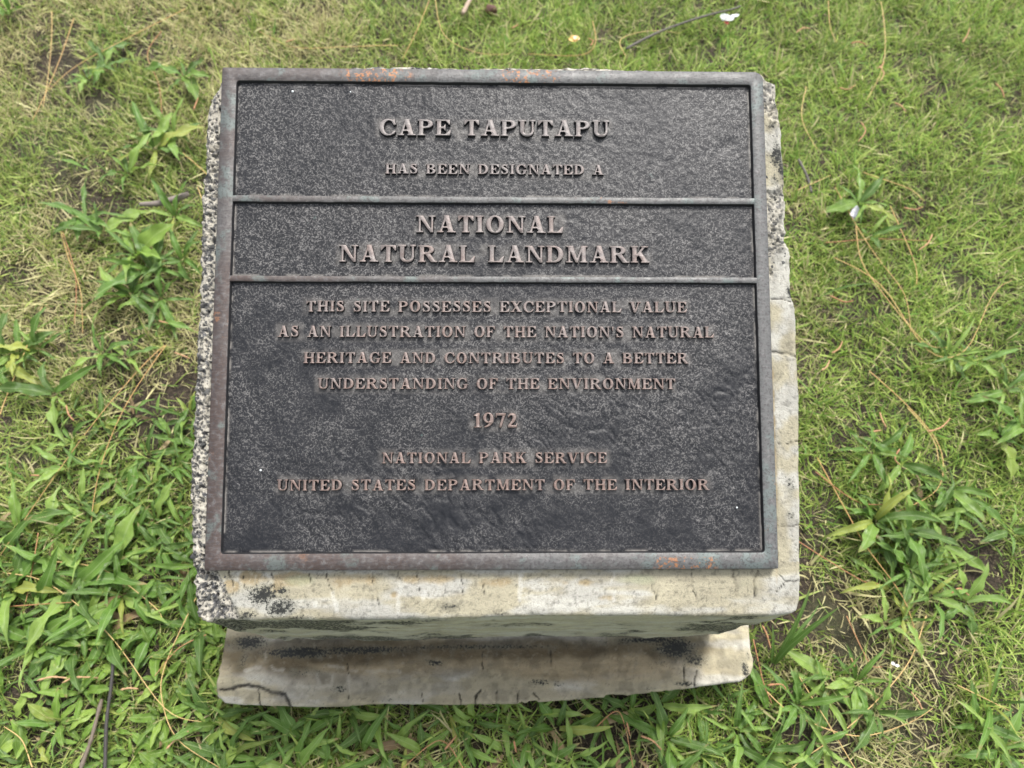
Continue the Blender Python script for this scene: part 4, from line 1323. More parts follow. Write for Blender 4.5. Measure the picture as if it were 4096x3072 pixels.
ML1 = leaf_material('broad_leaf', (0.115, 0.245, 0.028), (0.25, 0.38, 0.07), (0.37, 0.49, 0.21))
ML2 = leaf_material('light_leaf', (0.17, 0.31, 0.035), (0.29, 0.42, 0.075), (0.38, 0.50, 0.17))
MLD = leaf_material('dry_leaf', (0.30, 0.20, 0.10), (0.42, 0.32, 0.17), (0.45, 0.36, 0.2))

def leaf_mesh(name, mat, width, arch, start, wave, twist, tip=1.0, seed=0, nseg=11):
    """unit long leaf growing along +X from the origin; arch bends it over, width in parts of the length"""
    r = np.random.default_rng(seed)
    V, UV = [], []
    x = z = y = 0.0
    yaw = 0.0
    for k in range(nseg + 1):
        t = k / nseg
        th = start - arch * t
        if k:
            yaw += r.normal(0, 0.05)
            x += math.cos(th) * math.cos(yaw) / nseg; y += math.cos(th) * math.sin(yaw) / nseg; z += math.sin(th) / nseg
        prof = (0.28 + 0.72 * math.sin(min(1, t * 1.9 + 0.04) * math.pi / 2)) * max(0.0, 1 - t ** (2.2 * tip)) ** 0.85
        w = width * 0.5 * max(prof, 0.012)
        for j, s in enumerate((-1, -0.5, 0, 0.5, 1)):
            fold = 0.22 * abs(s) * w * 2
            wv = wave * w * math.sin(t * 15 + (2 if s > 0 else 0) + seed) * abs(s) ** 2
            tw = twist * t
            yy = s * w * math.cos(tw); zz = s * w * math.sin(tw) + fold + wv
            V.append((x - zz * math.sin(th) * 0.7, y + yy, z + zz * math.cos(th)))
            UV.append((t, (s + 1) / 2))
    q = quads_grid(nseg + 1, 5, False)
    me = mesh_np(name, np.array(V), q.ravel(), np.full(len(q), 4), mat, True)
    ul = me.uv_layers.new(name='UVMap')
    li = np.zeros(len(me.loops), np.int32); me.loops.foreach_get('vertex_index', li)
    ul.data.foreach_set('uv', np.array(UV)[li].ravel().astype(np.float32))
    return me

BROAD = [leaf_mesh('broad_leaf', ML1, w, a, s, wv, tw, tp, i) for i, (w, a, s, wv, tw, tp) in enumerate((
    (.19, .95, .75, .6, .5, 1), (.16, 1.3, .95, .8, -.7, 1), (.21, .75, .5, .55, .4, 1.1), (.17, 1.6, 1.1, .5, .8, 1), (.14, .6, .35, .9, -.6, .9), (.20, 1.1, .6, .9, -1.0, 1), (.18, 1.4, .8, .7, 1.2, 1), (.11, 1.2, .9, .5, .6, .9), (.13, .9, .5, .7, -.9, 1), (.24, .8, .4, .6, .4, 1.3)))]
LIGHT = [leaf_mesh('light_leaf', ML2, w, a, s, wv, tw, tp, 20 + i) for i, (w, a, s, wv, tw, tp) in enumerate((
    (.30, .7, .5, .5, .3, 1.3), (.27, .9, .6, .6, -.3, 1.2), (.33, .5, .4, .4, .4, 1.2), (.24, 1.0, .8, .6, .2, 1.3)))]
STRAP = [leaf_mesh('strap_leaf', ML1, w, a, s, .2, tw, 1, 40 + i, 14) for i, (w, a, s, tw) in enumerate(((.065, .8, 1.15, .4), (.055, 1.1, 1.2, -.3), (.075, .5, 1.0, .2)))]
DRY = [leaf_mesh('dry_leaf', MLD, .16, .9, .3, .6, .9, 1, 60)]

def weed(name, x, y, L, n, meshes, label, group, phase=None, lean=None, spread=math.tau, dry=0.0, cat='weed'):
    z = float(gz(x, y)[0]) + 0.005
    t = tag(empty(name, (x, y, z), (0, 0, random.uniform(0, 6.28) if phase is None else phase)), label, cat, group)
    if name == 'broadleaf_weed' and 'weeds scattered' in (group or ''): t.location.z += 0.008
    a = random.uniform(0, 6)
    for k in range(n):
        me = DRY[0] if random.random() < dry else random.choice(meshes)
        o = link('leaf', me, t)
        ang_ = (a if spread > 6 else 0) + spread * (k + random.uniform(-0.3, 0.3)) / max(n, 1) - (spread / 2 if spread < 6 else 0)
        s = 0.86 * L * random.uniform(0.55, 1.18)
        o.location = (0.004 * math.cos(ang_), 0.004 * math.sin(ang_), 0.002 + 0.004 * random.random())
        o.rotation_euler = (random.uniform(-0.4, 0.4), random.uniform(-0.4, 0.2), ang_)
        o.scale = (s, s * random.uniform(0.8, 1.3), s)
    return t

# (u, v, leaf length m, leaves, label) surveyed in the photograph at half scale
K = 4096 / 2212.0
solo = [
 (28, 40, .060, 6, 'dark green broad-leaved weed at the top left corner of the lawn'),
 (222, 128, .052, 4, 'weed with one upright pointed leaf on the straw-coloured lawn at upper left'),
 (232, 152, .040, 5, 'small weed rosette beside a bare soil spot at upper left'),
 (196, 178, .045, 5, 'weed with two drooping bright leaves below the soil spot at upper left'),
 (405, 178, .055, 5, 'bright weed nearest the top left corner of the plaque'),
 (340, 330, .070, 7, 'large spreading weed left of the HAS BEEN DESIGNATED line'),
 (380, 300, .060, 6, 'dense weed touching the broken concrete edge level with the title line'),
 (285, 385, .062, 5, 'weed with long leaf pointing right above the grey bark stick'),
 (190, 372, .040, 2, 'flat single dull leaf lying left of the large upper weed'),
 (195, 482, .060, 5, 'weed with long leaf reaching left over the pale lawn under the grey bark stick'),
 (230, 510, .055, 6, 'weed in the diagonal row left of the NATIONAL line, upper one'),
 (385, 480, .055, 6, 'weed against the concrete just below the grey bark stick'),
 (300, 560, .060, 7, 'weed in the middle of the left thicket beside NATURAL LANDMARK'),
 (335, 590, .065, 7, 'upright-leaved weed in the left thicket beside the second divider bar'),
 (290, 640, .065, 8, 'biggest rosette of the left thicket, with a pale leaf reaching left'),
 (350, 650, .060, 6, 'weed with two lance leaves pointing up right in the left thicket'),
 (400, 570, .055, 6, 'dark weed squeezed against the concrete in the left thicket'),
 (350, 700, .045, 4, 'narrow weed at the foot of the left thicket above bare brown litter'),
 (55, 770, .055, 7, 'bright weed near the left picture edge level with the HERITAGE line'),
 (20, 790, .055, 6, 'weed cut by the left picture edge level with the UNDERSTANDING line'),
 (95, 765, .050, 6, 'weed right of the bright one near the left picture edge'),
 (230, 770, .050, 7, 'low bright weed with many short leaves left of the HERITAGE line'),
 (275, 775, .045, 5, 'small weed just right of the low bright one left of HERITAGE'),
 (130, 860, .060, 3, 'weed with drooping notched leaf left of the bare brown litter'),
 (1845, 455, .060, 7, 'lone bright weed holding a fallen white petal right of the plaque'),
 (1870, 520, .040, 3, 'small weed just below the one with the white petal'),
 (2035, 780, .062, 8, 'fan-shaped bright weed on the lawn right of the HERITAGE line'),
 (2100, 790, .055, 3, 'pale thin-leaved weed right of the fan-shaped one'),
 (2160, 850, .055, 6, 'weed near the right picture edge level with the date 1972'),
 (2195, 930, .065, 6, 'weed cut by the right picture edge below the date line'),
 (1870, 985, .060, 7, 'weed with upright lance leaves right of the NATIONAL PARK SERVICE line'),
 (1930, 1010, .055, 5, 'weed with long leaf stretching left beside the curved yellow needles'),
 (1880, 1130, .075, 8, 'large arching weed right of the UNITED STATES line'),
 (1940, 1150, .070, 7, 'wide-leaved weed right of the large arching one'),
 (2010, 1120, .070, 6, 'weed with one broad pale leaf pointing upper right near the dark hole'),
 (2040, 1060, .055, 5, 'weed above the dark soil hole at the right'),
 (2150, 950, .055, 4, 'drooping yellow-green weed close to the right picture edge'),
 (2170, 1150, .060, 5, 'weed at the right picture edge level with the bottom of the plaque'),
 (1960, 1235, .060, 7, 'weed with spoon-shaped leaves right of the lower right plaque corner'),
 (2000, 1290, .060, 6, 'weed below the spoon-leaved one right of the pedestal'),
 (2080, 1300, .058, 5, 'weed with folded pointed leaf at lower right beside the long needles'),
 (1905, 1350, .045, 5, 'small dark weed on bare soil at lower right'),
 (1945, 1340, .048, 4, 'small weed beside the dry mottled leaf at lower right'),
 (1850, 1475, .055, 7, 'dark weed beside crossing needles at lower right'),
 (1795, 1465, .050, 4, 'upright narrow weed right of the footing corner'),
 (1890, 1540, .055, 6, 'weed where two long orange needles cross at the bottom right'),
 (2100, 1560, .050, 6, 'bright weed in the fine lawn near the bottom right corner'),
 (2150, 1620, .060, 6, 'weed at the bottom right corner of the picture'),
 (1720, 1520, .060, 6, 'weed between the footing corner and the crossing needles'),
]
for i, (u, v, L, n, lab) in enumerate(solo):
    P = survey_z(u * K, v * K, 0.008)
    weed('broadleaf_weed', P[0], P[1], L * (1.38 if u < 440 or 1820 < u < 1900 and v < 600 else 1.15), n + 1, BROAD if i % 4 else BROAD + LIGHT[:1], lab, 'broad-leaved weeds scattered in the lawn')

ROWS = [(640, 'NATURAL LANDMARK line'), (700, 'THIS SITE line'), (745, 'AS AN ILLUSTRATION line'), (800, 'HERITAGE line'), (870, 'UNDERSTANDING line'), (945, 'date 1972'), (1020, 'PARK SERVICE line'),
        (1085, 'UNITED STATES line'), (1150, 'blank plaque foot'), (1230, 'bottom bronze frame'), (1290, 'front concrete strip'), (1345, 'black lichen patches'),
        (1400, 'shaded block face'), (1465, 'footing top'), (1530, 'footing crack'), (1595, 'grass under footing'), (9999, 'bottom photo edge')]
def place_words(u, v):
    row = next(n for lim, n in ROWS if v < lim)
    if u < 435:
        col = ('cut by left photo edge' if u < 12 else 'close to left photo edge' if u < 100 else 'left of halfway to pedestal' if u < 190 else 'halfway to the pedestal' if u < 280
               else 'nearing the pedestal' if u < 360 else 'nearly touching the pedestal')
    elif v > 1500:
        cols = [(540, 'below footing left corner'), (650, 'below forked footing crack'), (780, 'below footing left third'), (900, 'left of footing middle'), (1020, 'just left of footing middle'),
                (1130, 'below exact footing middle'), (1240, 'right of footing middle'), (1350, 'below footing right third'), (1460, 'left of bare soil patch'), (1570, 'below right footing end'), (1690, 'under right footing corner'), (9999, 'right of footing corner')]
        col = next(n for lim, n in cols if u < lim)
    else:
        col = 'just right of pedestal' if u < 1850 else 'in lawn right of pedestal' if u < 1960 else 'toward right photo edge' if u < 2080 else 'at right photo edge'
    return col, row
PENDING = []
def settle_labels():
    """give each scattered thing a label of its own: where it stands, then its order from top to bottom within that spot"""
    cells = {}
    for t, kind, u, v, extra in PENDING:
        cells.setdefault((kind,) + place_words(u, v), []).append((v, u, t, extra))
    order = ['topmost', 'second-highest', 'third-highest', 'fourth-highest', 'fifth-highest', 'sixth-highest', 'seventh-highest']
    for (kind, col, row), lst in cells.items():
        lst.sort(key=lambda e: e[0])
        for i, (v, u, t, extra) in enumerate(lst):
            w = '%s %s, level with the %s' % (kind, col, row)
            if len(lst) > 1:
                w = ('upper' if i == 0 else 'lower') + ' ' + w if len(lst) == 2 else order[min(i, 6)] + ' ' + w
            t['label'] = w
def scatter(n, poly_px, mind, Lr, meshes, name, kind, grp, nl=(5, 8), dry=0.04):
    pts = []
    x0, x1, y0, y1 = poly_px
    tries = 0
    while len(pts) < n and tries < 6000:
        tries += 1
        u, v = random.uniform(x0, x1), random.uniform(y0, y1)
        P = survey_z(u * K, v * K, 0.01)
        if inside_foot(P[0], P[1], 0.012): continue
        if bare_mask(np.array([P[0]]), np.array([P[1]]))[0] > 0.8: continue
        if any((P[0] - p[0]) ** 2 + (P[1] - p[1]) ** 2 < mind ** 2 for p in pts): continue
        pts.append(P)
        t = weed(name, P[0], P[1], random.uniform(*Lr), random.randint(*nl), meshes, kind, grp, dry=dry)
        PENDING.append((t, kind, u, v, None))
g1 = 'weeds of the dense patch left of the pedestal'
scatter(26, (150, 420, 890, 1120), 0.032, (.038, .062), BROAD, 'broadleaf_weed', 'lance-leaved weed', g1)
g2 = 'long-leaved weeds left of the front strip'
scatter(36, (-40, 430, 1120, 1390), 0.033, (.05, .09), BROAD, 'broadleaf_weed', 'long-leaved weed', g2, (6, 9))
g3 = 'short light leaved weeds in the bottom left corner'
scatter(64, (-30, 480, 1370, 1690), 0.028, (.03, .052), LIGHT + BROAD[2:4], 'broadleaf_weed', 'short light green weed', g3, (5, 8))
g4 = 'dark weeds growing under the front of the footing'
scatter(62, (440, 1330, 1530, 1700), 0.027, (.04, .075), BROAD, 'broadleaf_weed', 'dark green weed', g4, (5, 8))
g5 = 'weeds under the right end of the footing'
scatter(26, (1330, 1800, 1510, 1700), 0.034, (.045, .08), BROAD, 'broadleaf_weed', 'green weed', g5, (4, 7))
scatter(12, (1880, 2060, 1090, 1300), 0.045, (.05, .075), BROAD, 'broadleaf_weed', 'broad-leaved weed', 'weeds right of the lower right plaque corner', (5, 7))

# tall strap grass by the right end of the footing
for (u, v, L, n, ph, lab) in ((1672, 1440, .13, 4, 1.5, 'tall strap-leaved grass clump leaning against the right end of the footing'),
                              (1690, 1500, .09, 4, 1.2, 'lower strap-leaved grass clump in front of the tall one by the footing'),
                              (1765, 640, .085, 2, .2, 'thin strap grass tuft sticking out behind the right concrete edge'),
                              (2140, 1520, .10, 6, 2.0, 'thin strap grass tuft near the lower right corner')):
    P = survey_z(u * K, v * K, 0.01)
    weed('grass_clump', P[0], P[1], L, n, STRAP, lab, None, ph, None, 1.6 if L > .11 else 6.3, 0, 'grass')

# ================================================================== FALLEN NEEDLES, CATKINS, TWIGS, PETALS
def straw_mat(name, c1, c2, rough=0.7):
    g = NT(name)
    v = g.coord('Object')
    oi = g.n('ShaderNodeObjectInfo')
    c = g.mix(oi.outputs['Random'], c1, c2)
    n = g.noise(v, 160, 4, 0.6)
    c = g.mix(g.rng(n, 0.5, 0.7, 0, 0.5), c, tuple(0.5 * k for k in c1))
    g.set(Base_Color=c, Roughness=rough)
    g.l(g.bump(n, 0.001, 0.5), g.b.inputs['Normal'])
    return g.m
MN = straw_mat('dry_needle', (0.50, 0.30, 0.12), (0.60, 0.44, 0.19))
MN2 = straw_mat('red_needle', (0.36, 0.16, 0.08), (0.46, 0.25, 0.12))
MC = straw_mat('catkin', (0.36, 0.18, 0.09), (0.44, 0.28, 0.15), 0.85)
MT = straw_mat('grey_twig', (0.10, 0.09, 0.08), (0.15, 0.135, 0.12), 0.85)
MB = straw_mat('bark', (0.20, 0.17, 0.15), (0.26, 0.22, 0.19), 0.9)

def spline(pts, n):
    pts = np.array(pts, float)
    out = []
    m = len(pts)
    if m == 2:
        return np.array([pts[0] + (pts[1] - pts[0]) * t for t in np.linspace(0, 1, n)])
    for i in range(m - 1):
        p0, p1, p2, p3 = pts[max(i - 1, 0)], pts[i], pts[i + 1], pts[min(i + 2, m - 1)]
        for t in np.linspace(0, 1, max(2, n // (m - 1)), endpoint=False):
            out.append(0.5 * ((2 * p1) + (p2 - p0) * t + (2 * p0 - 5 * p1 + 4 * p2 - p3) * t * t + (3 * p1 - p0 - 3 * p2 + p3) * t ** 3))
    out.append(pts[-1])
    return np.array(out)

def tube(name, path, rad, mat, sides=5, joint=0.0, seed=0):
    path = np.array(path); n = len(path)
    T = np.gradient(path, axis=0); T /= np.linalg.norm(T, axis=1)[:, None] + 1e-12
    up = np.array([0, 0, 1.0])
    S = np.cross(T, up); S /= np.linalg.norm(S, axis=1)[:, None] + 1e-9
    U = np.cross(S, T)
    r = np.random.default_rng(seed)
    V = []
    for k in range(n):
        rr_ = (rad(k / (n - 1)) if callable(rad) else rad) * (1 + joint * r.uniform(-1, 1))
        for j in range(sides):
            th = 2 * math.pi * j / sides
            V.append(path[k] + S[k] * rr_ * math.cos(th) + U[k] * rr_ * math.sin(th))
    q = quads_grid(n, sides, True)
    lp = list(q.ravel()) + list(range(sides))[::-1] + [(n - 1) * sides + j for j in range(sides)]
    return mesh_np(name, np.array(V), np.array(lp), np.array([4] * len(q) + [sides, sides]), mat, True)

def lay(name, px, rad, mat, lab, cat, grp=None, lift=0.021, n=20, sides=5, joint=0.0, jit=0.0015, zs=None):
    pts = []
    sp = spline([(u * K, v * K) for u, v in px], n)
    r = np.random.default_rng(int(px[0][0] * 7 + px[0][1]))
    c0 = survey_z(sp[0][0], sp[0][1], lift)
    for i, (u, v) in enumerate(sp):
        P = survey_z(u, v, lift)
        P[2] = float(gz(P[0], P[1])[0]) + lift
        pts.append(P)
    pts = np.array(pts)
    tt_ = np.linspace(-1, 1, len(pts))                      # stiff: it rides over the bumps
    co_ = np.polyfit(tt_, pts[:, 2], 2)
    pts[:, 2] = np.polyval(co_, tt_)
    base = pts.mean(0)
    me = tube(name, pts - base, rad, mat, sides, joint, 3)
    o = link(name, me, None, tuple(base))
    tag(o, lab, cat, grp)
    return o

NG = 'long dry needles fallen on the lawn'
needles = [
 ([(1720, 1450), (1790, 1560), (1850, 1659), (1880, 1700)], MN, 'long orange needle running from the footing corner down to the bottom edge, crossed by another'),
 ([(2000, 1330), (1960, 1440), (1850, 1560), (1740, 1640), (1690, 1680)], MN, 'long orange needle slanting from the right down to the bottom, crossing beneath its neighbour'),
 ([(1655, 1490), (1720, 1545), (1850, 1590), (1960, 1565), (2020, 1530)], MN, 'curved needle bowing along the bottom right under the crossing pair'),
 ([(1630, 1380), (1650, 1470), (1670, 1520)], MN2, 'thin reddish needle hanging beside the footing corner'),
 ([(1290, 1570), (1340, 1540), (1370, 1659)], MN2, 'needle slanting down from the middle of the footing front'),
 ([(1725, 1170), (1860, 1250), (1900, 1260)], MN2, 'thin needle right of the plaque foot ending in bare soil'),
 ([(1765, 990), (1830, 1110), (1870, 1180), (1950, 1290), (1985, 1390), (1990, 1420)], MN, 'very long arched yellow needle right of the lower plaque'),
 ([(1880, 800), (1980, 900), (2030, 980), (2020, 1060), (1930, 1110)], MN, 'hooked yellow needle curling back at the right'),
 ([(1760, 1020), (1850, 1085), (1930, 1090)], MN2, 'reddish needle joining the hooked one at the right'),
 ([(1960, 880), (2010, 950), (2020, 1000)], MN, 'short straight yellow needle right of the date'),
 ([(1800, 410), (1850, 500), (1890, 560), (1950, 640), (1965, 720)], MN, 'long needle crossing the weed with the white petal'),
 ([(1845, 490), (1855, 560), (1890, 620), (1990, 740), (2040, 755)], MN, 'long bent needle running down right of the petal weed'),
 ([(1800, 560), (1900, 620), (2000, 760), (2080, 760), (2140, 640), (2180, 610)], MN, 'wide U-shaped needle on the lawn right of the middle of the plaque'),
 ([(1920, 450), (1970, 570), (1975, 620)], MN, 'thin needle right of the petal weed pointing down'),
 ([(1720, 415), (1790, 385)], MN, 'short pale needle between the concrete and the petal weed'),
 ([(1780, 530), (1890, 520), (2000, 525)], MN2, 'straight thin needle lying level below the petal weed'),
 ([(1740, 190), (1730, 260), (1760, 330)], MN, 'curved pale needle just right of the upper right concrete edge'),
 ([(1905, 0), (1910, 90), (1900, 160), (1870, 220)], MN, 'long pale needle coming from the top edge right of the plaque'),
 ([(1790, 0), (1792, 60), (1805, 100)], MN, 'pale needle at the top edge above the concrete corner'),
 ([(1860, 380), (1960, 410), (1990, 440)], MN, 'faint needle above the petal weed to the right'),
 ([(930, 0), (905, 60), (870, 130)], MN, 'pale needle from the top edge above the title'),
 ([(940, 0), (960, 80), (1030, 120), (1100, 128)], MN, 'long pale needle arching from the top edge toward the plaque frame'),
 ([(860, 100), (760, 110), (640, 112), (560, 70)], MN, 'pale curved needle lying above the top left of the plaque'),
 ([(1280, 50), (1285, 100), (1250, 125), (1140, 120)], MN, 'hooked pale needle below the yellow petal'),
 ([(1350, 130), (1340, 90), (1400, 68), (1470, 70)], MN, 'pale needle bending round the lower end of the long dark twig'),
 ([(115, 30), (105, 120), (90, 230)], MN, 'long pale needle at upper left over the straw lawn'),
 ([(160, 40), (70, 260)], MN, 'straight needle leaning left at the upper left'),
 ([(400, 20), (180, 130), (100, 190)], MN, 'long straw-coloured stalk lying across the upper left lawn'),
 ([(350, 70), (320, 120), (345, 190), (350, 290)], MN2, 'reddish needle between the upper left weeds'),
 ([(130, 490), (150, 560), (175, 630), (178, 720)], MN, 'long drooping needle on the left lawn'),
 ([(430, 410), (470, 520), (505, 590)], MN, 'needle close to the concrete edge at the left'),
 ([(133, 490), (165, 600), (160, 700)], MN2, 'thin needle left of the thicket'),
 ([(395, 330), (480, 420), (510, 560), (515, 690)], MN, 'long needle crossing the left thicket from above'),
 ([(355, 740), (270, 880), (215, 1020), (190, 1140)], MN, 'very long pale orange needle left of the plaque foot'),
 ([(350, 740), (280, 820), (170, 960), (0, 1200)], MN, 'longest straight needle crossing the left weeds to the picture edge'),
 ([(0, 1235), (100, 1260), (230, 1370), (350, 1530), (430, 1560)], MN, 'bold arched orange needle over the long leaves at left'),
 ([(420, 1290), (350, 1440), (345, 1520), (380, 1600), (470, 1659)], MN, 'long bowed needle left of the footing running to the bottom'),
 ([(0, 1310), (150, 1300)], MN2, 'thin red needle level at the left edge'),
 ([(80, 1150), (60, 1240), (50, 1300)], MN2, 'short thin needle among the long leaves at far left'),
 ([(100, 1210), (220, 1230), (330, 1310), (345, 1340)], MN, 'needle arching right above the long leaves'),
 ([(440, 1370), (380, 1400), (330, 1460)], MN2, 'thin needle beside the left end of the footing'),
 ([(0, 900), (60, 760), (90, 660)], MN, 'needle along the left picture edge'),
 ([(60, 1659), (40, 1600), (0, 1570)], MN, 'pale curved needle in the bottom left corner'),
 ([(1000, 1659), (950, 1600), (870, 1659)], MN2, 'thin bent needle below the footing at the bottom edge'),
 ([(2070, 1480), (2130, 1510), (2190, 1540)], MN, 'thin needle on the fine lawn at the bottom right'),
 ([(1830, 1330), (1880, 1430), (1910, 1440)], MN2, 'needle lying over bare soil right of the footing'),
]
for px, mt, lab in needles:
    px = [(u, v) for u, v in px]
    ok = [p for p in px]
    lay('dry_needle', ok, lambda t: 0.00068 * (1 - 0.4 * t), mt, lab, 'needle', NG, 0.023, 26, 5)

# the needles listed from the left views were surveyed in crop units; short fuzzy catkins
PENDING2 = []
cat_px = [((1895, 150), (1905, 165), (1898, 180)), ((1855, 270), (1865, 290), (1850, 312)), ((1835, 100), (1850, 96), (1868, 102)), ((1812, 190), (1830, 195), (1845, 188)), ((2080, 90), (2090, 75), (2095, 60)),
          ((1905, 140), (1900, 150), (1890, 155)), ((1950, 450), (1975, 455), (1990, 450)), ((1930, 225), (1945, 232), (1955, 245)), ((1790, 640), (1820, 655), (1840, 652)), ((1800, 760), (1815, 750), (1822, 735)),
          ((1775, 800), (1788, 790), (1795, 775)), ((2010, 510), (2000, 530), (1980, 545)), ((1900, 890), (1905, 910), (1912, 925)), ((1880, 935), (1900, 932)), ((1935, 975), (1925, 995), (1935, 1008)), ((2000, 935), (2030, 925), (2050, 905)),
          ((1650, 1350), (1660, 1370), (1668, 1400)), ((1840, 1420), (1850, 1440)), ((120, 1250 + 260), (150, 1462), (200, 1464)), ((75, 1470), (110, 1462), (150, 1466)), ((250, 1490), (270, 1486), (290, 1488)), ((350, 1620), (370, 1600), (400, 1580)),
          ((150, 880), (155, 900), (165, 912)), ((340, 690), (360, 695)), ((375, 760), (400, 770), (410, 775)), ((90, 1030), (70, 1028)), ((1385, 1590), (1410, 1600), (1430, 1620)), ((1110, 1600), (1115, 1625)), ((1660, 1480), (1690, 1478), (1700, 1490)),
          ((960, 1620), (985, 1590)), ((1355, 1560), (1362, 1590)), ((2060, 1280), (2080, 1270), (2100, 1285)), ((2000, 1540), (1990, 1515), (1975, 1495)), ((1275, 105), (1280, 95), (1270, 88)), ((1720, 70), (1735, 60), (1750, 62)), ((2150, 180), (2165, 195), (2170, 210)), ((620, 100), (640, 95)), ((1105, 70), (1120, 60)), ((420, 240), (430, 215))]
for i, px in enumerate(cat_px):
    if i == 18: px = ((130, 1475), (160, 1463), (205, 1464))
    u, v = px[len(px) // 2]
    o = lay('dry_catkin', list(px), lambda t: 0.0013 * (0.5 + 0.5 * math.sin(math.pi * min(1, t * 0.9 + 0.12))), MC, 'catkin', 'catkin', 'fuzzy orange-brown catkins fallen on the lawn', 0.027, 14, 6, 0.45)
    if v > 640:
        PENDING.append((o, 'short fuzzy catkin', u, v, None))
    else:
        PENDING2.append((o, u, v))
for key, lst in (('above the plaque', [e for e in PENDING2 if e[2] < 150 and e[1] < 1700]), ('left of the title line', [e for e in PENDING2 if e[1] < 700 and e[2] >= 150]),
                 ('on the fine lawn right of the upper plaque', [e for e in PENDING2 if e[1] >= 1700])):
    lst.sort(key=lambda e: e[1])
    for i, (o, u, v) in enumerate(lst):
        nth = ['first', 'second', 'third', 'fourth', 'fifth', 'sixth', 'seventh', 'eighth', 'ninth', 'tenth', 'eleventh', 'twelfth', 'thirteenth', 'fourteenth'][i]
        o['label'] = 'short orange-brown catkin %s%s' % (key, ', ' + nth + ' from the left' if len(lst) > 1 else '')
settle_labels()

# twigs and bark
lay('twig', [(1352, 108), (1400, 82), (1450, 60), (1520, 36), (1580, 20), (1600, 12)], lambda t: 0.0026 * (1 - 0.4 * t), MT, 'long thin dark grey twig on the grass above the plaque, upper right', 'twig', None, 0.026, 26, 7, 0.12)
lay('twig', [(1000, 36), (1012, 12), (1030, -20)], lambda t: 0.004, straw_mat('pale_stick', (0.34, 0.25, 0.19), (0.36, 0.27, 0.2)), 'short pale stick cut by the top edge above the plaque', 'twig', None, 0.024, 12, 7, 0.1)
lay('twig', [(1290, 0), (1300, 0)], 0.001, MT, 'tiny twig end at the top edge', 'twig', None, 0.02, 4, 4) if False else None
lay('bark_strip', [(305, 445), (340, 444), (375, 436), (400, 428), (410, 422)], lambda t: 0.0046 * (0.6 + 0.5 * math.sin(math.pi * t)), MB, 'curved grey bark stick lying left of the plaque beside the concrete edge', 'stick', None, 0.026, 22, 8, 0.08)
lay('twig', [(238, 1410), (232, 1480), (222, 1560), (220, 1659), (218, 1700)], lambda t: 0.0021, straw_mat('charcoal_twig', (0.035, 0.032, 0.03), (0.05, 0.045, 0.04)), 'straight blackish twig running down to the bottom edge at left', 'twig', None, 0.03, 24, 6, 0.15)
lay('twig', [(212, 1510), (190, 1600), (170, 1659), (165, 1690)], lambda t: 0.0024, straw_mat('brown_twig', (0.14, 0.11, 0.085), (0.17, 0.14, 0.1)), 'knobbly grey-brown twig left of the blackish one at the bottom', 'twig', None, 0.024, 24, 6, 0.3)
lay('twig', [(1722, 350), (1740, 385), (1750, 420)], lambda t: 0.0022, MT, 'short grey twig just right of the upper right concrete edge', 'twig', None, 0.02, 14, 6, 0.15)
lay('twig', [(540, 1370), (590, 1280), (620, 1230)], lambda t: 0.0011, MT, 'thin dark stalk hidden by the pedestal', 'twig', None, 0.02, 6, 4) if False else None

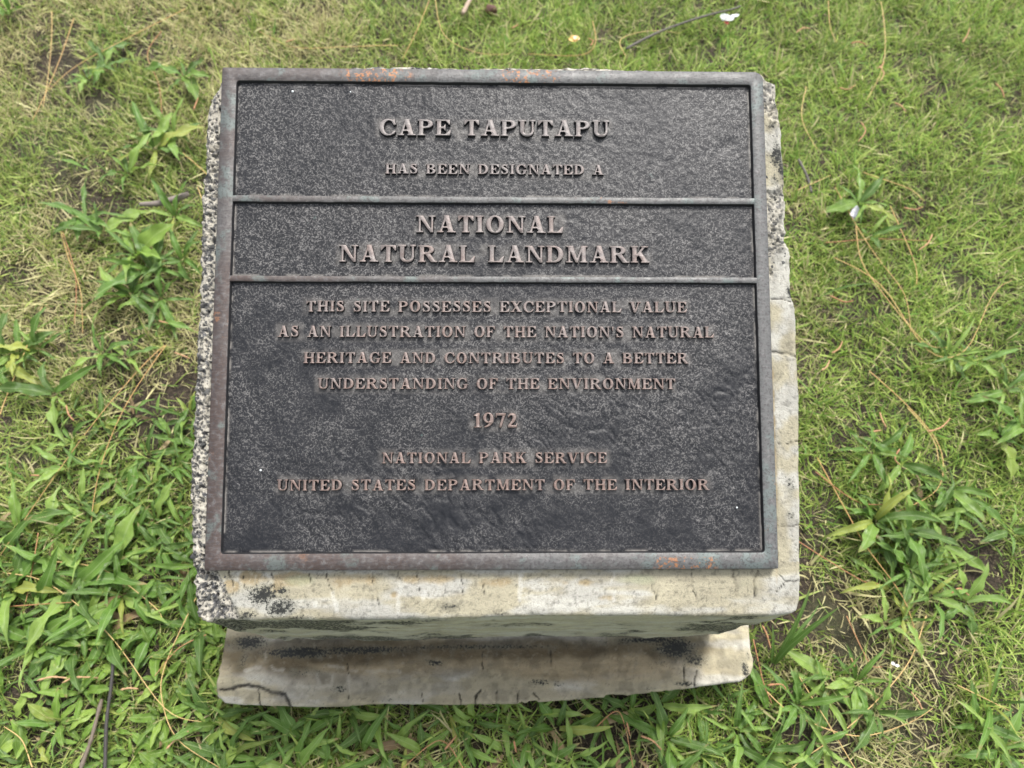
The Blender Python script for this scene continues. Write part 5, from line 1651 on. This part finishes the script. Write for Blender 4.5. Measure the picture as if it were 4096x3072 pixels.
def petal(name, u, v, size, col, lab, parts, tint=None):
    P = survey_z(u * K, v * K, 0.028)
    g = NT(name + '_skin'); g.set(Base_Color=col, Roughness=0.55)
    tr = g.n('ShaderNodeBsdfTranslucent'); tr.inputs[0].default_value = col + (1,)
    mx = g.n('ShaderNodeMixShader'); mx.inputs[0].default_value = 0.3
    g.l(g.b.outputs[0], mx.inputs[1]); g.l(tr.outputs[0], mx.inputs[2]); g.l(mx.outputs[0], g.out.inputs['Surface'])
    t = tag(empty(name, tuple(P)), lab, 'petal')
    for (dx, dy, sx, sy, rz, dz, m2) in parts:
        n, V = 9, []
        for i in range(n):
            for j in range(n):
                a, b = i / (n - 1) * 2 - 1, j / (n - 1) * 2 - 1
                rr_ = max(abs(a), abs(b)); nn = math.hypot(a, b) + 1e-9
                x, y = a / nn * rr_, b / nn * rr_
                z = 0.35 * (x * x + y * y) + 0.22 * math.sin(5 * x + 3 * y + rz) + 0.15 * math.sin(9 * y)
                V.append((x * sx * size, y * sy * size, z * min(sx, sy) * size * 0.8))
        q = quads_grid(n, n, False)
        mat = g.m
        if m2:
            g2_ = NT('petal_end'); g2_.set(Base_Color=m2, Roughness=0.6); mat = g2_.m
        o = link('petal_lobe', mesh_np('petal_lobe', np.array(V), q.ravel(), np.full(len(q), 4), mat, True), t, (dx * size, dy * size, dz * size))
        o.rotation_euler = (random.uniform(-.3, .3), random.uniform(-.3, .3), rz)
    return t
petal('crumpled_petal', 1573, 42, 0.0125, (0.78, 0.80, 0.82), 'crumpled white flower petal with a red end beside the long dark twig', [(0, 0, 1.0, .75, .5, 0, None), (1.0, .45, .7, .4, .5, .2, None), (-.55, .4, .5, .6, 1.2, .1, None), (-.4, -.85, .4, .3, .2, .1, (0.28, 0.03, 0.02))])
petal('white_petal', 1846, 460, 0.0105, (0.70, 0.70, 0.78), 'small folded white petal lying on the lone weed right of the plaque', [(0, 0, .55, 1.2, -.5, 0, None), (-.3, -.5, .6, .5, .3, .1, None)])
petal('yellow_petal', 1240, 85, 0.0085, (0.80, 0.52, 0.20), 'small orange-yellow petal on the grass above the plaque', [(0, 0, 1.1, .9, .2, 0, None), (.5, .1, .6, .7, 1.0, .1, (0.8, 0.7, 0.5))])
petal('tiny_blossom', 1938, 1438, 0.0027, (0.80, 0.80, 0.80), 'pair of tiny white petals beside the long needle at lower right', [(0, 0, 1, .6, .1, 0, None), (-1.6, .9, .7, .9, .9, 0, None)])

# brown cone lying near the top edge
def cone():
    P = survey_z(1062 * K / 1.0 * 0.998, 22 * K, 0.018)
    g = straw_mat('dark_cone', (0.07, 0.03, 0.02), (0.10, 0.045, 0.03))
    vs = []
    nu, nv = 14, 9
    for j in range(nv + 1):
        ph = math.pi * j / nv
        for i in range(nu):
            th = 2 * math.pi * i / nu
            bumpy = 1 + 0.16 * math.cos(3.5 * th + j * 1.6) + 0.1 * ((i + j) % 2)
            vs.append((math.cos(ph) * 0.012, math.sin(ph) * math.cos(th) * 0.009 * bumpy, math.sin(ph) * math.sin(th) * 0.009 * bumpy))
    q = quads_grid(nv + 1, nu, True)
    o = link('seed_cone', mesh_np('seed_cone', np.array(vs), q.ravel(), np.full(len(q), 4), g, False), None, tuple(P))
    tag(o, 'small dark reddish-brown seed cone in the grass at the top edge', 'cone')
cone()
